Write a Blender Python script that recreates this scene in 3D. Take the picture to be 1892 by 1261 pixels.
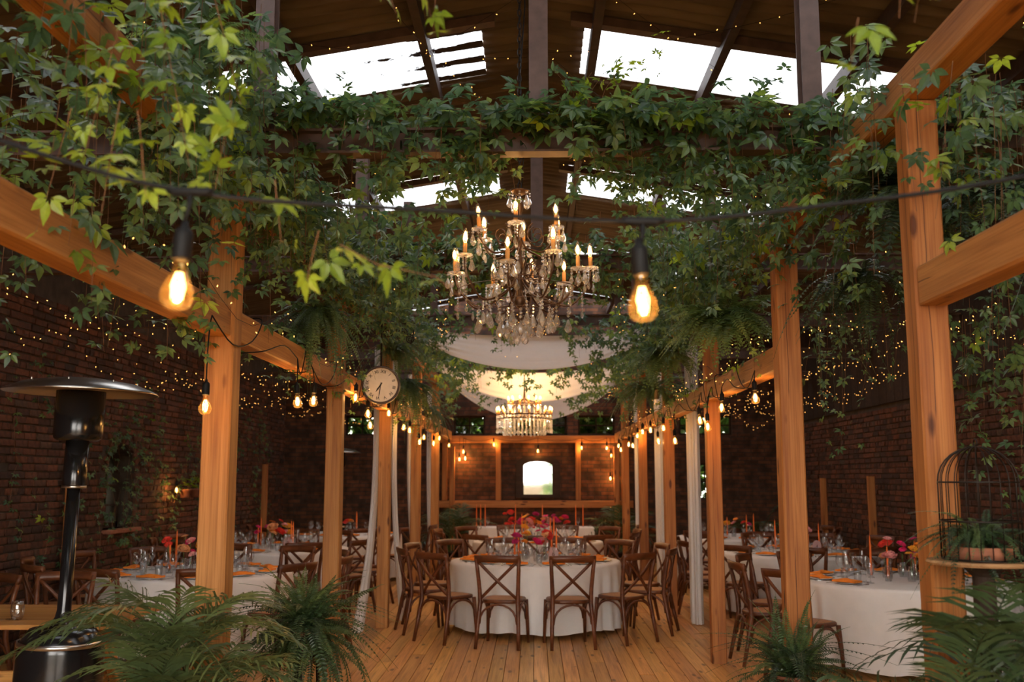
import bpy, math, random
import numpy as np
from mathutils import Vector, Matrix, Euler

R = random.Random(7)
PI = math.pi
scene = bpy.context.scene
for o in list(bpy.data.objects):
    bpy.data.objects.remove(o, do_unlink=True)
COL = scene.collection

# ------------------------------------------------------------------ camera, sky, exposure
CAM_H = 1.65
cam_d = bpy.data.cameras.new('camera')
cam = bpy.data.objects.new('camera', cam_d)
COL.objects.link(cam)
cam_d.lens = 35.0
cam_d.sensor_width = 36.0
cam_d.clip_start = 0.05
cam_d.clip_end = 400
cam.location = (0, 0, CAM_H)
cam.rotation_euler = (math.radians(90 + 7.85), 0, math.radians(1.265))
cam_d.dof.use_dof = True
cam_d.dof.focus_distance = 6.0
cam_d.dof.aperture_fstop = 2.8
scene.camera = cam

world = bpy.data.worlds.new('overcast_sky')
scene.world = world
world.use_nodes = True
bg = world.node_tree.nodes['Background']
bg.inputs['Color'].default_value = (1.0, 0.945, 0.875, 1)
SKY = 8.0
bg.inputs['Strength'].default_value = SKY
BULB_W = 3.8            # watts of one festoon bulb
CANDLE_W = 1.4          # watts of one chandelier candle

scene.view_settings.view_transform = 'Standard'
scene.view_settings.look = 'None'
scene.view_settings.exposure = 0.8
scene.view_settings.gamma = 1.0
scene.view_settings.use_curve_mapping = False
cy = scene.cycles
cy.max_bounces = 4
cy.diffuse_bounces = 2
cy.glossy_bounces = 2
cy.transmission_bounces = 3
cy.transparent_max_bounces = 8
cy.caustics_reflective = False
cy.caustics_refractive = False
cy.sample_clamp_indirect = 4.0
cy.blur_glossy = 0.5
cy.use_adaptive_sampling = True
cy.adaptive_threshold = 0.05
cy.use_light_tree = False


# ------------------------------------------------------------------ helpers
class MB:
    """collects vertices and faces for one mesh object"""

    def __init__(s):
        s.v = []
        s.f = []

    def add(s, verts, faces, mat=None):
        n = len(s.v)
        if mat is not None:
            verts = [tuple(mat @ Vector(p)) for p in verts]
        s.v.extend(verts)
        s.f.extend([tuple(i + n for i in f) for f in faces])
        return s

    def box(s, lo, hi, bev=0.0, mat=None):
        x0, y0, z0 = lo
        x1, y1, z1 = hi
        if bev <= 0:
            v = [(x0, y0, z0), (x1, y0, z0), (x1, y1, z0), (x0, y1, z0), (x0, y0, z1), (x1, y0, z1), (x1, y1, z1), (x0, y1, z1)]
            f = [(0, 3, 2, 1), (4, 5, 6, 7), (0, 1, 5, 4), (1, 2, 6, 5), (2, 3, 7, 6), (3, 0, 4, 7)]
            return s.add(v, f, mat)
        b = bev
        rings = []
        for z, i in ((z0, b), (z0 + b, 0), (z1 - b, 0), (z1, b)):
            c = b if i == 0 else b
            rings.append([(x0 + i + (c if i == 0 else 0), y0 + i, z), (x1 - i - (c if i == 0 else 0), y0 + i, z),
                          (x1 - i, y0 + i + (c if i == 0 else 0), z), (x1 - i, y1 - i - (c if i == 0 else 0), z),
                          (x1 - i - (c if i == 0 else 0), y1 - i, z), (x0 + i + (c if i == 0 else 0), y1 - i, z),
                          (x0 + i, y1 - i - (c if i == 0 else 0), z), (x0 + i, y0 + i + (c if i == 0 else 0), z)])
        v = [p for r in rings for p in r]
        f = []
        for k in range(3):
            for j in range(8):
                f.append((k * 8 + j, k * 8 + (j + 1) % 8, (k + 1) * 8 + (j + 1) % 8, (k + 1) * 8 + j))
        f.append(tuple(range(7, -1, -1)))
        f.append(tuple(range(24, 32)))
        return s.add(v, f, mat)

    def tube(s, pts, rad, n=6, cap=True, mat=None, flat=None):
        pts = [Vector(p) for p in pts]
        m = len(pts)
        rs = rad if isinstance(rad, (list, tuple)) else [rad] * m
        v = []
        f = []
        prev = None
        for i, p in enumerate(pts):
            t = (pts[min(i + 1, m - 1)] - pts[max(i - 1, 0)])
            if t.length < 1e-9:
                t = Vector((0, 0, 1))
            t.normalize()
            if prev is None:
                a = Vector((0, 0, 1)) if abs(t.z) < 0.9 else Vector((1, 0, 0))
                u = t.cross(a).normalized()
            else:
                u = (prev - t * prev.dot(t))
                u = u.normalized() if u.length > 1e-6 else t.orthogonal().normalized()
            prev = u
            w = t.cross(u)
            for k in range(n):
                a = 2 * PI * k / n
                fl = flat or 1.0
                v.append(tuple(p + (u * math.cos(a) + w * math.sin(a) * fl) * rs[i]))
        for i in range(m - 1):
            for k in range(n):
                f.append((i * n + k, i * n + (k + 1) % n, (i + 1) * n + (k + 1) % n, (i + 1) * n + k))
        if cap:
            f.append(tuple(range(n - 1, -1, -1)))
            f.append(tuple((m - 1) * n + k for k in range(n)))
        return s.add(v, f, mat)

    def lathe(s, prof, n=16, mat=None, cap=True):
        """prof: list of (radius, z)"""
        v = []
        f = []
        m = len(prof)
        for r, z in prof:
            for k in range(n):
                a = 2 * PI * k / n
                v.append((r * math.cos(a), r * math.sin(a), z))
        for i in range(m - 1):
            for k in range(n):
                f.append((i * n + k, i * n + (k + 1) % n, (i + 1) * n + (k + 1) % n, (i + 1) * n + k))
        if cap:
            if prof[0][0] > 1e-5:
                f.append(tuple(range(n - 1, -1, -1)))
            if prof[-1][0] > 1e-5:
                f.append(tuple((m - 1) * n + k for k in range(n)))
        return s.add(v, f, mat)

    def prism(s, poly, y0, y1, mat=None):
        """poly in (x, z), extruded along y"""
        n = len(poly)
        v = [(x, y0, z) for x, z in poly] + [(x, y1, z) for x, z in poly]
        f = [tuple(range(n)), tuple(range(2 * n - 1, n - 1, -1))]
        for i in range(n):
            j = (i + 1) % n
            f.append((j, i, n + i, n + j))
        return s.add(v, f, mat)

    def mesh(s, name, mat=None, smooth=False):
        me = bpy.data.meshes.new(name)
        me.from_pydata(s.v, [], s.f)
        if mat is not None:
            me.materials.append(mat)
        if smooth:
            me.polygons.foreach_set('use_smooth', [True] * len(me.polygons))
        me.update()
        return me

    def build(s, name, mat=None, parent=None, smooth=False, loc=None, rot=None, scale=None):
        return ob(name, s.mesh(name, mat, smooth), parent, loc, rot, scale)


def ob(name, me, parent=None, loc=None, rot=None, scale=None):
    o = bpy.data.objects.new(name, me)
    COL.objects.link(o)
    if parent is not None:
        o.parent = parent
    if loc is not None:
        o.location = loc
    if rot is not None:
        o.rotation_euler = rot
    if scale is not None:
        o.scale = scale if not isinstance(scale, (int, float)) else (scale,) * 3
    return o


def tag(o, label=None, cat=None, group=None, kind=None):
    if label:
        o['label'] = label
    if cat:
        o['category'] = cat
    if group:
        o['group'] = group
    if kind:
        o['kind'] = kind
    return o


def thing(name, label, cat, loc=(0, 0, 0), rotz=0.0, group=None):
    o = ob(name, None, None, loc, (0, 0, rotz))
    o.empty_display_size = 0.1
    return tag(o, label, cat, group)


def copy_tree(o, parent=None, kids=None):
    c = o.copy()
    COL.objects.link(c)
    c.parent = parent
    for ch in o.children:
        copy_tree(ch, c)
    return c


def smooth_angle(o, deg=40):
    return o


def smooth_path(P, sub=5):
    P = [Vector(p) for p in P]
    out = []
    for i in range(len(P) - 1):
        a, b, c, d = [P[max(0, min(len(P) - 1, q))] for q in (i - 1, i, i + 1, i + 2)]
        for k in range(sub):
            u = k / sub
            out.append(0.5 * ((2 * b) + (c - a) * u + (2 * a - 5 * b + 4 * c - d) * u * u + (-a + 3 * b - 3 * c + d) * u ** 3))
    out.append(P[-1])
    return out


def lerp(a, b, t):
    return a + (b - a) * t


def bez(p0, p1, p2, n):
    p0, p1, p2 = Vector(p0), Vector(p1), Vector(p2)
    return [p0 * (1 - t) ** 2 + p1 * 2 * t * (1 - t) + p2 * t * t for t in [i / n for i in range(n + 1)]]


# ------------------------------------------------------------------ materials
def new_mat(name):
    m = bpy.data.materials.new(name)
    m.use_nodes = True
    nt = m.node_tree
    b = nt.nodes['Principled BSDF']
    return m, nt, b


def N(nt, t, **kw):
    n = nt.nodes.new(t)
    for k, v in kw.items():
        if k in n.inputs:
            n.inputs[k].default_value = v
        else:
            setattr(n, k, v)
    return n


def L(nt, a, b):
    nt.links.new(a, b)


def ramp(nt, stops, fac=None):
    n = nt.nodes.new('ShaderNodeValToRGB')
    el = n.color_ramp.elements
    while len(el) < len(stops):
        el.new(0.5)
    for e, (p, c) in zip(el, stops):
        e.position = p
        e.color = (*c, 1) if len(c) == 3 else c
    if fac is not None:
        L(nt, fac, n.inputs['Fac'])
    return n


def flat(name, col, rough=0.5, metal=0.0, var=0.0, noise=0.0, nscale=20, spec=0.5, bump=0.0):
    """plain material with a little noise and, if asked, a shift from object to object"""
    m, nt, b = new_mat(name)
    b.inputs['Roughness'].default_value = rough
    b.inputs['Metallic'].default_value = metal
    b.inputs['Specular IOR Level'].default_value = spec
    tc = N(nt, 'ShaderNodeTexCoord')
    nz = N(nt, 'ShaderNodeTexNoise', Scale=nscale, Detail=4.0)
    L(nt, tc.outputs['Object'], nz.inputs['Vector'])
    c0 = tuple(x * (1 - noise) for x in col)
    c1 = tuple(min(1, x * (1 + noise)) for x in col)
    rp = ramp(nt, [(0.3, c0), (0.7, c1)], nz.outputs['Fac'])
    out = rp.outputs['Color']
    if var > 0:
        oi = N(nt, 'ShaderNodeObjectInfo')
        mr = N(nt, 'ShaderNodeMapRange')
        mr.inputs['To Min'].default_value = 1 - var
        mr.inputs['To Max'].default_value = 1 + var
        L(nt, oi.outputs['Random'], mr.inputs['Value'])
        hs = N(nt, 'ShaderNodeHueSaturation')
        L(nt, mr.outputs['Result'], hs.inputs['Value'])
        L(nt, out, hs.inputs['Color'])
        out = hs.outputs['Color']
    L(nt, out, b.inputs['Base Color'])
    if bump > 0:
        bp = N(nt, 'ShaderNodeBump', Strength=bump, Distance=0.01)
        L(nt, nz.outputs['Fac'], bp.inputs['Height'])
        L(nt, bp.outputs['Normal'], b.inputs['Normal'])
    return m


def wood(name, dark, mid, light, rough=0.55, along=(0.5, 9, 9), knots=True, var=0.25, island=False, crack=False, huevar=0.0):
    """timber whose grain runs along local X"""
    m, nt, b = new_mat(name)
    b.inputs['Roughness'].default_value = rough
    b.inputs['Specular IOR Level'].default_value = 0.35
    tc = N(nt, 'ShaderNodeTexCoord')
    if island:
        src = N(nt, 'ShaderNodeNewGeometry').outputs['Random Per Island']
    else:
        src = N(nt, 'ShaderNodeObjectInfo').outputs['Random']
    off = N(nt, 'ShaderNodeVectorMath', operation='MULTIPLY_ADD')
    comb = N(nt, 'ShaderNodeCombineXYZ')
    for k in range(3):
        L(nt, src, comb.inputs[k])
    L(nt, comb.outputs[0], off.inputs[0])
    off.inputs[1].default_value = (37, 51, 23)
    L(nt, tc.outputs['Object'], off.inputs[2])
    mp = N(nt, 'ShaderNodeMapping')
    mp.inputs['Scale'].default_value = along
    L(nt, off.outputs[0], mp.inputs['Vector'])
    nz = N(nt, 'ShaderNodeTexNoise', Scale=2.2, Detail=6.0, Roughness=0.55, Distortion=0.35)
    L(nt, mp.outputs[0], nz.inputs['Vector'])
    rp = ramp(nt, [(0.28, dark), (0.5, mid), (0.72, light)], nz.outputs['Fac'])
    mp2 = N(nt, 'ShaderNodeMapping')
    mp2.inputs['Scale'].default_value = (along[0] * 1.2, along[1] * 5, along[2] * 5)
    L(nt, off.outputs[0], mp2.inputs['Vector'])
    nz2 = N(nt, 'ShaderNodeTexNoise', Scale=3.0, Detail=3.0, Distortion=0.3)
    L(nt, mp2.outputs[0], nz2.inputs['Vector'])
    r2 = ramp(nt, [(0.35, (0.72, 0.66, 0.6)), (0.55, (1, 1, 1))], nz2.outputs['Fac'])
    mul = N(nt, 'ShaderNodeMix', data_type='RGBA', blend_type='MULTIPLY')
    mul.inputs[0].default_value = 0.75
    L(nt, rp.outputs['Color'], mul.inputs[6])
    L(nt, r2.outputs['Color'], mul.inputs[7])
    out = mul.outputs[2]
    if knots:
        mp3 = N(nt, 'ShaderNodeMapping')
        mp3.inputs['Scale'].default_value = (2.4, 8.0, 8.0)
        L(nt, off.outputs[0], mp3.inputs['Vector'])
        vo = N(nt, 'ShaderNodeTexVoronoi', Scale=1.0)
        L(nt, mp3.outputs[0], vo.inputs['Vector'])
        r3 = ramp(nt, [(0.09, (0.16, 0.08, 0.04)), (0.17, (1, 1, 1))], vo.outputs['Distance'])
        mk = N(nt, 'ShaderNodeMix', data_type='RGBA', blend_type='MULTIPLY')
        mk.inputs[0].default_value = 0.85
        L(nt, out, mk.inputs[6])
        L(nt, r3.outputs['Color'], mk.inputs[7])
        out = mk.outputs[2]
    if crack:
        sx = N(nt, 'ShaderNodeSeparateXYZ')
        L(nt, tc.outputs['Object'], sx.inputs[0])
        cx_ = N(nt, 'ShaderNodeCombineXYZ')
        L(nt, sx.outputs[0], cx_.inputs[0])
        L(nt, src, cx_.inputs[1])
        n4 = N(nt, 'ShaderNodeTexNoise', Scale=1.1, Detail=3.0)
        L(nt, cx_.outputs[0], n4.inputs['Vector'])
        dmin = None
        for ax, k_, o_ in ((1, 0.09, -0.055), (2, 0.07, -0.02)):
            wob = N(nt, 'ShaderNodeMath', operation='MULTIPLY_ADD')
            wob.inputs[1].default_value = k_
            wob.inputs[2].default_value = o_
            L(nt, n4.outputs['Fac'], wob.inputs[0])
            df = N(nt, 'ShaderNodeMath', operation='SUBTRACT')
            L(nt, sx.outputs[ax], df.inputs[0])
            L(nt, wob.outputs[0], df.inputs[1])
            ab = N(nt, 'ShaderNodeMath', operation='ABSOLUTE')
            L(nt, df.outputs[0], ab.inputs[0])
            if dmin is None:
                dmin = ab
            else:
                mn = N(nt, 'ShaderNodeMath', operation='MINIMUM')
                L(nt, dmin.outputs[0], mn.inputs[0])
                L(nt, ab.outputs[0], mn.inputs[1])
                dmin = mn
        g1 = N(nt, 'ShaderNodeTexNoise', Scale=0.9, Detail=1.0)
        sc_ = N(nt, 'ShaderNodeVectorMath', operation='MULTIPLY')
        sc_.inputs[1].default_value = (1.0, 91.0, 1.0)
        L(nt, cx_.outputs[0], sc_.inputs[0])
        L(nt, sc_.outputs[0], g1.inputs['Vector'])
        g2 = N(nt, 'ShaderNodeMapRange')
        g2.inputs['From Min'].default_value = 0.48
        g2.inputs['From Max'].default_value = 0.58
        g2.inputs['To Min'].default_value = 0.01
        g2.inputs['To Max'].default_value = 0.0
        L(nt, g1.outputs['Fac'], g2.inputs['Value'])
        ga = N(nt, 'ShaderNodeMath', operation='ADD')
        L(nt, dmin.outputs[0], ga.inputs[0])
        L(nt, g2.outputs['Result'], ga.inputs[1])
        dmin = ga
        r4 = ramp(nt, [(0.0012, (0.1, 0.05, 0.03)), (0.0032, (1, 1, 1))], dmin.outputs[0])
        mc = N(nt, 'ShaderNodeMix', data_type='RGBA', blend_type='MULTIPLY')
        mc.inputs[0].default_value = 0.9
        L(nt, out, mc.inputs[6])
        L(nt, r4.outputs['Color'], mc.inputs[7])
        out = mc.outputs[2]
    mr = N(nt, 'ShaderNodeMapRange')
    mr.inputs['To Min'].default_value = 1 - var
    mr.inputs['To Max'].default_value = 1 + var
    L(nt, src, mr.inputs['Value'])
    hs = N(nt, 'ShaderNodeHueSaturation')
    L(nt, mr.outputs['Result'], hs.inputs['Value'])
    L(nt, out, hs.inputs['Color'])
    if huevar > 0:
        mh = N(nt, 'ShaderNodeMapRange')
        mh.inputs['To Min'].default_value = 0.5 - huevar
        mh.inputs['To Max'].default_value = 0.5 + huevar * 0.5
        fr = N(nt, 'ShaderNodeMath', operation='MULTIPLY')
        fr.inputs[1].default_value = 17.31
        fr2 = N(nt, 'ShaderNodeMath', operation='FRACT')
        L(nt, src, fr.inputs[0])
        L(nt, fr.outputs[0], fr2.inputs[0])
        L(nt, fr2.outputs[0], mh.inputs['Value'])
        L(nt, mh.outputs['Result'], hs.inputs['Hue'])
    L(nt, hs.outputs['Color'], b.inputs['Base Color'])
    bp = N(nt, 'ShaderNodeBump', Strength=0.25, Distance=0.004)
    L(nt, nz2.outputs['Fac'], bp.inputs['Height'])
    L(nt, bp.outputs['Normal'], b.inputs['Normal'])
    return m


def leaf_mat(name, c_dark, c_mid, c_light, trans=0.45, island=False, rough=0.36):
    m, nt, b = new_mat(name)
    if island:
        src = N(nt, 'ShaderNodeNewGeometry').outputs['Random Per Island']
    else:
        src = N(nt, 'ShaderNodeObjectInfo').outputs['Random']
    rp = ramp(nt, [(0.0, c_dark), (0.55, c_mid), (1.0, c_light)], src)
    tc = N(nt, 'ShaderNodeTexCoord')
    nz = N(nt, 'ShaderNodeTexNoise', Scale=30.0, Detail=2.0)
    L(nt, tc.outputs['Object'], nz.inputs['Vector'])
    r2 = ramp(nt, [(0.3, (0.75, 0.75, 0.75)), (0.7, (1.1, 1.1, 1.1))], nz.outputs['Fac'])
    mu = N(nt, 'ShaderNodeMix', data_type='RGBA', blend_type='MULTIPLY')
    mu.inputs[0].default_value = 1.0
    L(nt, rp.outputs['Color'], mu.inputs[6])
    L(nt, r2.outputs['Color'], mu.inputs[7])
    L(nt, mu.outputs[2], b.inputs['Base Color'])
    b.inputs['Roughness'].default_value = rough
    b.inputs['Specular IOR Level'].default_value = 0.5
    tr = N(nt, 'ShaderNodeBsdfTranslucent')
    hs = N(nt, 'ShaderNodeHueSaturation', Hue=0.475, Saturation=1.05, Value=2.1)
    L(nt, mu.outputs[2], hs.inputs['Color'])
    L(nt, hs.outputs['Color'], tr.inputs['Color'])
    mx = N(nt, 'ShaderNodeMixShader')
    mx.inputs[0].default_value = trans
    L(nt, b.outputs[0], mx.inputs[1])
    L(nt, tr.outputs[0], mx.inputs[2])
    L(nt, mx.outputs[0], nt.nodes['Material Output'].inputs['Surface'])
    return m


def emit(name, col, strength, sample=True):
    m = bpy.data.materials.new(name)
    m.use_nodes = True
    nt = m.node_tree
    nt.nodes.remove(nt.nodes['Principled BSDF'])
    e = N(nt, 'ShaderNodeEmission', Strength=strength)
    e.inputs['Color'].default_value = (*col, 1)
    L(nt, e.outputs[0], nt.nodes['Material Output'].inputs['Surface'])
    if not sample:
        m.cycles.emission_sampling = 'NONE'
    return m


def thin_glass(name, tint=(1, 1, 1), refl=0.12, rough=0.02, edge=0.5):
    """thin clear glass: see-through with reflections that grow at the edges"""
    m = bpy.data.materials.new(name)
    m.use_nodes = True
    nt = m.node_tree
    nt.nodes.remove(nt.nodes['Principled BSDF'])
    t = N(nt, 'ShaderNodeBsdfTransparent')
    t.inputs['Color'].default_value = (*tint, 1)
    g = N(nt, 'ShaderNodeBsdfGlossy', Roughness=rough)
    lw = N(nt, 'ShaderNodeLayerWeight', Blend=0.35)
    mr = N(nt, 'ShaderNodeMapRange')
    mr.inputs['To Min'].default_value = refl
    mr.inputs['To Max'].default_value = edge
    L(nt, lw.outputs['Facing'], mr.inputs['Value'])
    mx = N(nt, 'ShaderNodeMixShader')
    L(nt, mr.outputs['Result'], mx.inputs[0])
    L(nt, t.outputs[0], mx.inputs[1])
    L(nt, g.outputs[0], mx.inputs[2])
    L(nt, mx.outputs[0], nt.nodes['Material Output'].inputs['Surface'])
    return m


def cloth(name, col, trans=0.3, scale=900, noise=0.05):
    m, nt, b = new_mat(name)
    b.inputs['Roughness'].default_value = 0.9
    b.inputs['Specular IOR Level'].default_value = 0.1
    tc = N(nt, 'ShaderNodeTexCoord')
    nz = N(nt, 'ShaderNodeTexNoise', Scale=12.0, Detail=5.0)
    L(nt, tc.outputs['Object'], nz.inputs['Vector'])
    rp = ramp(nt, [(0.3, tuple(c * (1 - noise) for c in col)), (0.7, col)], nz.outputs['Fac'])
    L(nt, rp.outputs['Color'], b.inputs['Base Color'])
    tr = N(nt, 'ShaderNodeBsdfTranslucent')
    tr.inputs['Color'].default_value = (*col, 1)
    mx = N(nt, 'ShaderNodeMixShader')
    mx.inputs[0].default_value = trans
    L(nt, b.outputs[0], mx.inputs[1])
    L(nt, tr.outputs[0], mx.inputs[2])
    L(nt, mx.outputs[0], nt.nodes['Material Output'].inputs['Surface'])
    return m


M = {}
M['pine'] = wood('pine_timber', (0.26, 0.10, 0.025), (0.40, 0.17, 0.044), (0.50, 0.235, 0.07), rough=0.6, crack=True, var=0.12)
M['pine_red'] = wood('reddish_pine_timber', (0.28, 0.09, 0.02), (0.41, 0.15, 0.036), (0.50, 0.205, 0.058), rough=0.6, crack=True, var=0.12)
M['plank'] = wood('floor_plank', (0.44, 0.195, 0.05), (0.68, 0.345, 0.10), (0.80, 0.45, 0.15), rough=0.36, along=(0.6, 11, 11), var=0.22, huevar=0.012)
M['plank_field'] = wood('floor_plank_field', (0.44, 0.195, 0.05), (0.68, 0.345, 0.10), (0.80, 0.45, 0.15), rough=0.36, along=(0.6, 11, 11), var=0.22, island=True)
M['table_wood'] = wood('trestle_table_wood', (0.36, 0.15, 0.04), (0.52, 0.25, 0.07), (0.62, 0.33, 0.11), rough=0.4)
M['chair_wood'] = wood('dark_chair_wood', (0.075, 0.024, 0.009), (0.125, 0.04, 0.014), (0.175, 0.06, 0.022), rough=0.38, along=(3, 3, 3), knots=False, var=0.15)
M['rattan'] = flat('rattan_seat', (0.40, 0.17, 0.055), 0.6, noise=0.35, nscale=160, bump=0.6)
M['steel'] = flat('brown_painted_steel', (0.10, 0.058, 0.046), 0.55, noise=0.25, nscale=14)
M['steel_dark'] = flat('dark_painted_steel', (0.055, 0.032, 0.025), 0.6, noise=0.25, nscale=14)
M['black'] = flat('black_rubber', (0.006, 0.006, 0.006), 0.6, spec=0.2)
M['black_gloss'] = flat('black_enamel', (0.008, 0.008, 0.009), 0.18)
M['iron'] = flat('dark_iron', (0.02, 0.014, 0.01), 0.45, metal=0.6)
M['bronze'] = flat('bronze_iron', (0.10, 0.055, 0.03), 0.38, metal=0.7, noise=0.3)
M['steel_bright'] = flat('brushed_steel', (0.55, 0.52, 0.48), 0.28, metal=1.0)
M['silver'] = flat('cutlery_silver', (0.75, 0.73, 0.70), 0.18, metal=1.0)
M['glass'] = thin_glass('clear_glass', (0.985, 0.99, 0.985), 0.09, 0.03, 0.75)
M['pane'] = thin_glass('window_glass', (0.88, 0.93, 0.88), 0.03, 0.03, 0.14)
M['bulb_glass'] = thin_glass('amber_bulb_glass', (1.0, 0.80, 0.50), 0.07, 0.03, 0.5)
_bt = M['bulb_glass'].node_tree
_mo = _bt.nodes['Material Output']
_old = _mo.inputs['Surface'].links[0].from_socket
_tl = N(_bt, 'ShaderNodeBsdfTranslucent')
_tl.inputs['Color'].default_value = (1.0, 0.62, 0.2, 1)
_mx = N(_bt, 'ShaderNodeMixShader')
_mx.inputs[0].default_value = 0.006
L(_bt, _old, _mx.inputs[1])
L(_bt, _tl.outputs[0], _mx.inputs[2])
L(_bt, _mx.outputs[0], _mo.inputs['Surface'])
M['filament'] = emit('hot_filament', (1.0, 0.60, 0.20), 12.0, sample=False)
M['flame'] = emit('candle_bulb_glow', (1.0, 0.66, 0.30), 9.0, sample=False)
M['fairy'] = emit('fairy_light_glow', (1.0, 0.42, 0.09), 2.6, sample=False)
M['linen'] = cloth('white_linen', (0.88, 0.84, 0.81), 0.12)
M['sheer'] = cloth('sheer_white_curtain', (0.88, 0.85, 0.82), 0.3)
M['swag'] = cloth('white_drape', (0.95, 0.94, 0.93), 0.6)
M['napkin'] = flat('orange_napkin', (0.80, 0.22, 0.015), 0.85, noise=0.15)
M['china'] = flat('white_china', (0.75, 0.74, 0.72), 0.25)
M['terracotta'] = flat('terracotta', (0.28, 0.10, 0.05), 0.8, noise=0.2)
M['soil'] = flat('potting_soil', (0.025, 0.017, 0.012), 0.95, noise=0.5, nscale=60)
M['candle_orange'] = flat('orange_taper_wax', (0.85, 0.17, 0.02), 0.5)
M['mortar'] = flat('lime_mortar', (0.06, 0.044, 0.032), 0.95, noise=0.35, nscale=9, bump=0.3)
M['leaf'] = leaf_mat('creeper_leaf', (0.046, 0.105, 0.048), (0.085, 0.17, 0.066), (0.17, 0.27, 0.066))
M['leaf_field'] = leaf_mat('creeper_leaf_mass', (0.042, 0.096, 0.044), (0.076, 0.155, 0.06), (0.14, 0.235, 0.06), island=True)
M['leaf_young'] = leaf_mat('young_creeper_leaf', (0.12, 0.22, 0.022), (0.20, 0.33, 0.032), (0.30, 0.42, 0.05), trans=0.5)
M['stem'] = flat('creeper_stem', (0.16, 0.075, 0.03), 0.8, noise=0.3)
M['stem_green'] = flat('green_stem', (0.10, 0.16, 0.04), 0.7, noise=0.3)
M['fern'] = leaf_mat('fern_frond', (0.042, 0.088, 0.036), (0.075, 0.135, 0.05), (0.12, 0.195, 0.065), trans=0.35)
M['fern_light'] = leaf_mat('broad_fern_frond', (0.07, 0.13, 0.045), (0.11, 0.19, 0.06), (0.17, 0.26, 0.08), trans=0.4)
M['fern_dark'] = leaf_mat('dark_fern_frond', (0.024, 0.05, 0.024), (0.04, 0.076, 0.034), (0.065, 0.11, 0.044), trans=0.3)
M['palm'] = leaf_mat('palm_frond', (0.055, 0.088, 0.034), (0.09, 0.135, 0.048), (0.15, 0.20, 0.07), trans=0.3)
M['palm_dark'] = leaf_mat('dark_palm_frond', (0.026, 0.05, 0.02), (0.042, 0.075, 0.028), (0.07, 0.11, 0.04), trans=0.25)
# ------------------------------------------------------------------ the hall
XW = 5.0            # side walls at x = -5 and +5
YB = 20.0           # back wall
YF = -3.0           # open front end
RIDGE, SLOPE = 5.35, 0.165


def roof_z(x):
    return RIDGE - SLOPE * abs(x)


def brick_mat(name, island, dim=1.0):
    m, nt, b = new_mat(name)
    src = (N(nt, 'ShaderNodeNewGeometry').outputs['Random Per Island'] if island else N(nt, 'ShaderNodeObjectInfo').outputs['Random'])
    cols = [(0.0, (0.075, 0.035, 0.022)), (0.3, (0.14, 0.052, 0.026)), (0.6, (0.21, 0.074, 0.032)), (0.85, (0.29, 0.10, 0.042)), (1.0, (0.12, 0.085, 0.055))]
    rp = ramp(nt, [(p, tuple(c * dim for c in cc)) for p, cc in cols], src)
    tc = N(nt, 'ShaderNodeTexCoord')
    nz = N(nt, 'ShaderNodeTexNoise', Scale=18.0, Detail=5.0)
    L(nt, tc.outputs['Object'], nz.inputs['Vector'])
    r2 = ramp(nt, [(0.3, (0.45, 0.42, 0.4)), (0.65, (1.05, 1.0, 1.0))], nz.outputs['Fac'])
    mu = N(nt, 'ShaderNodeMix', data_type='RGBA', blend_type='MULTIPLY')
    mu.inputs[0].default_value = 1.0
    L(nt, rp.outputs['Color'], mu.inputs[6])
    L(nt, r2.outputs['Color'], mu.inputs[7])
    L(nt, mu.outputs[2], b.inputs['Base Color'])
    b.inputs['Roughness'].default_value = 0.9
    bp = N(nt, 'ShaderNodeBump', Strength=0.5, Distance=0.01)
    L(nt, nz.outputs['Fac'], bp.inputs['Height'])
    L(nt, bp.outputs['Normal'], b.inputs['Normal'])
    return m


M['brick'] = brick_mat('old_brick', False, 0.58)
M['brick_field'] = brick_mat('old_brick_field', True, 0.58)


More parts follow.
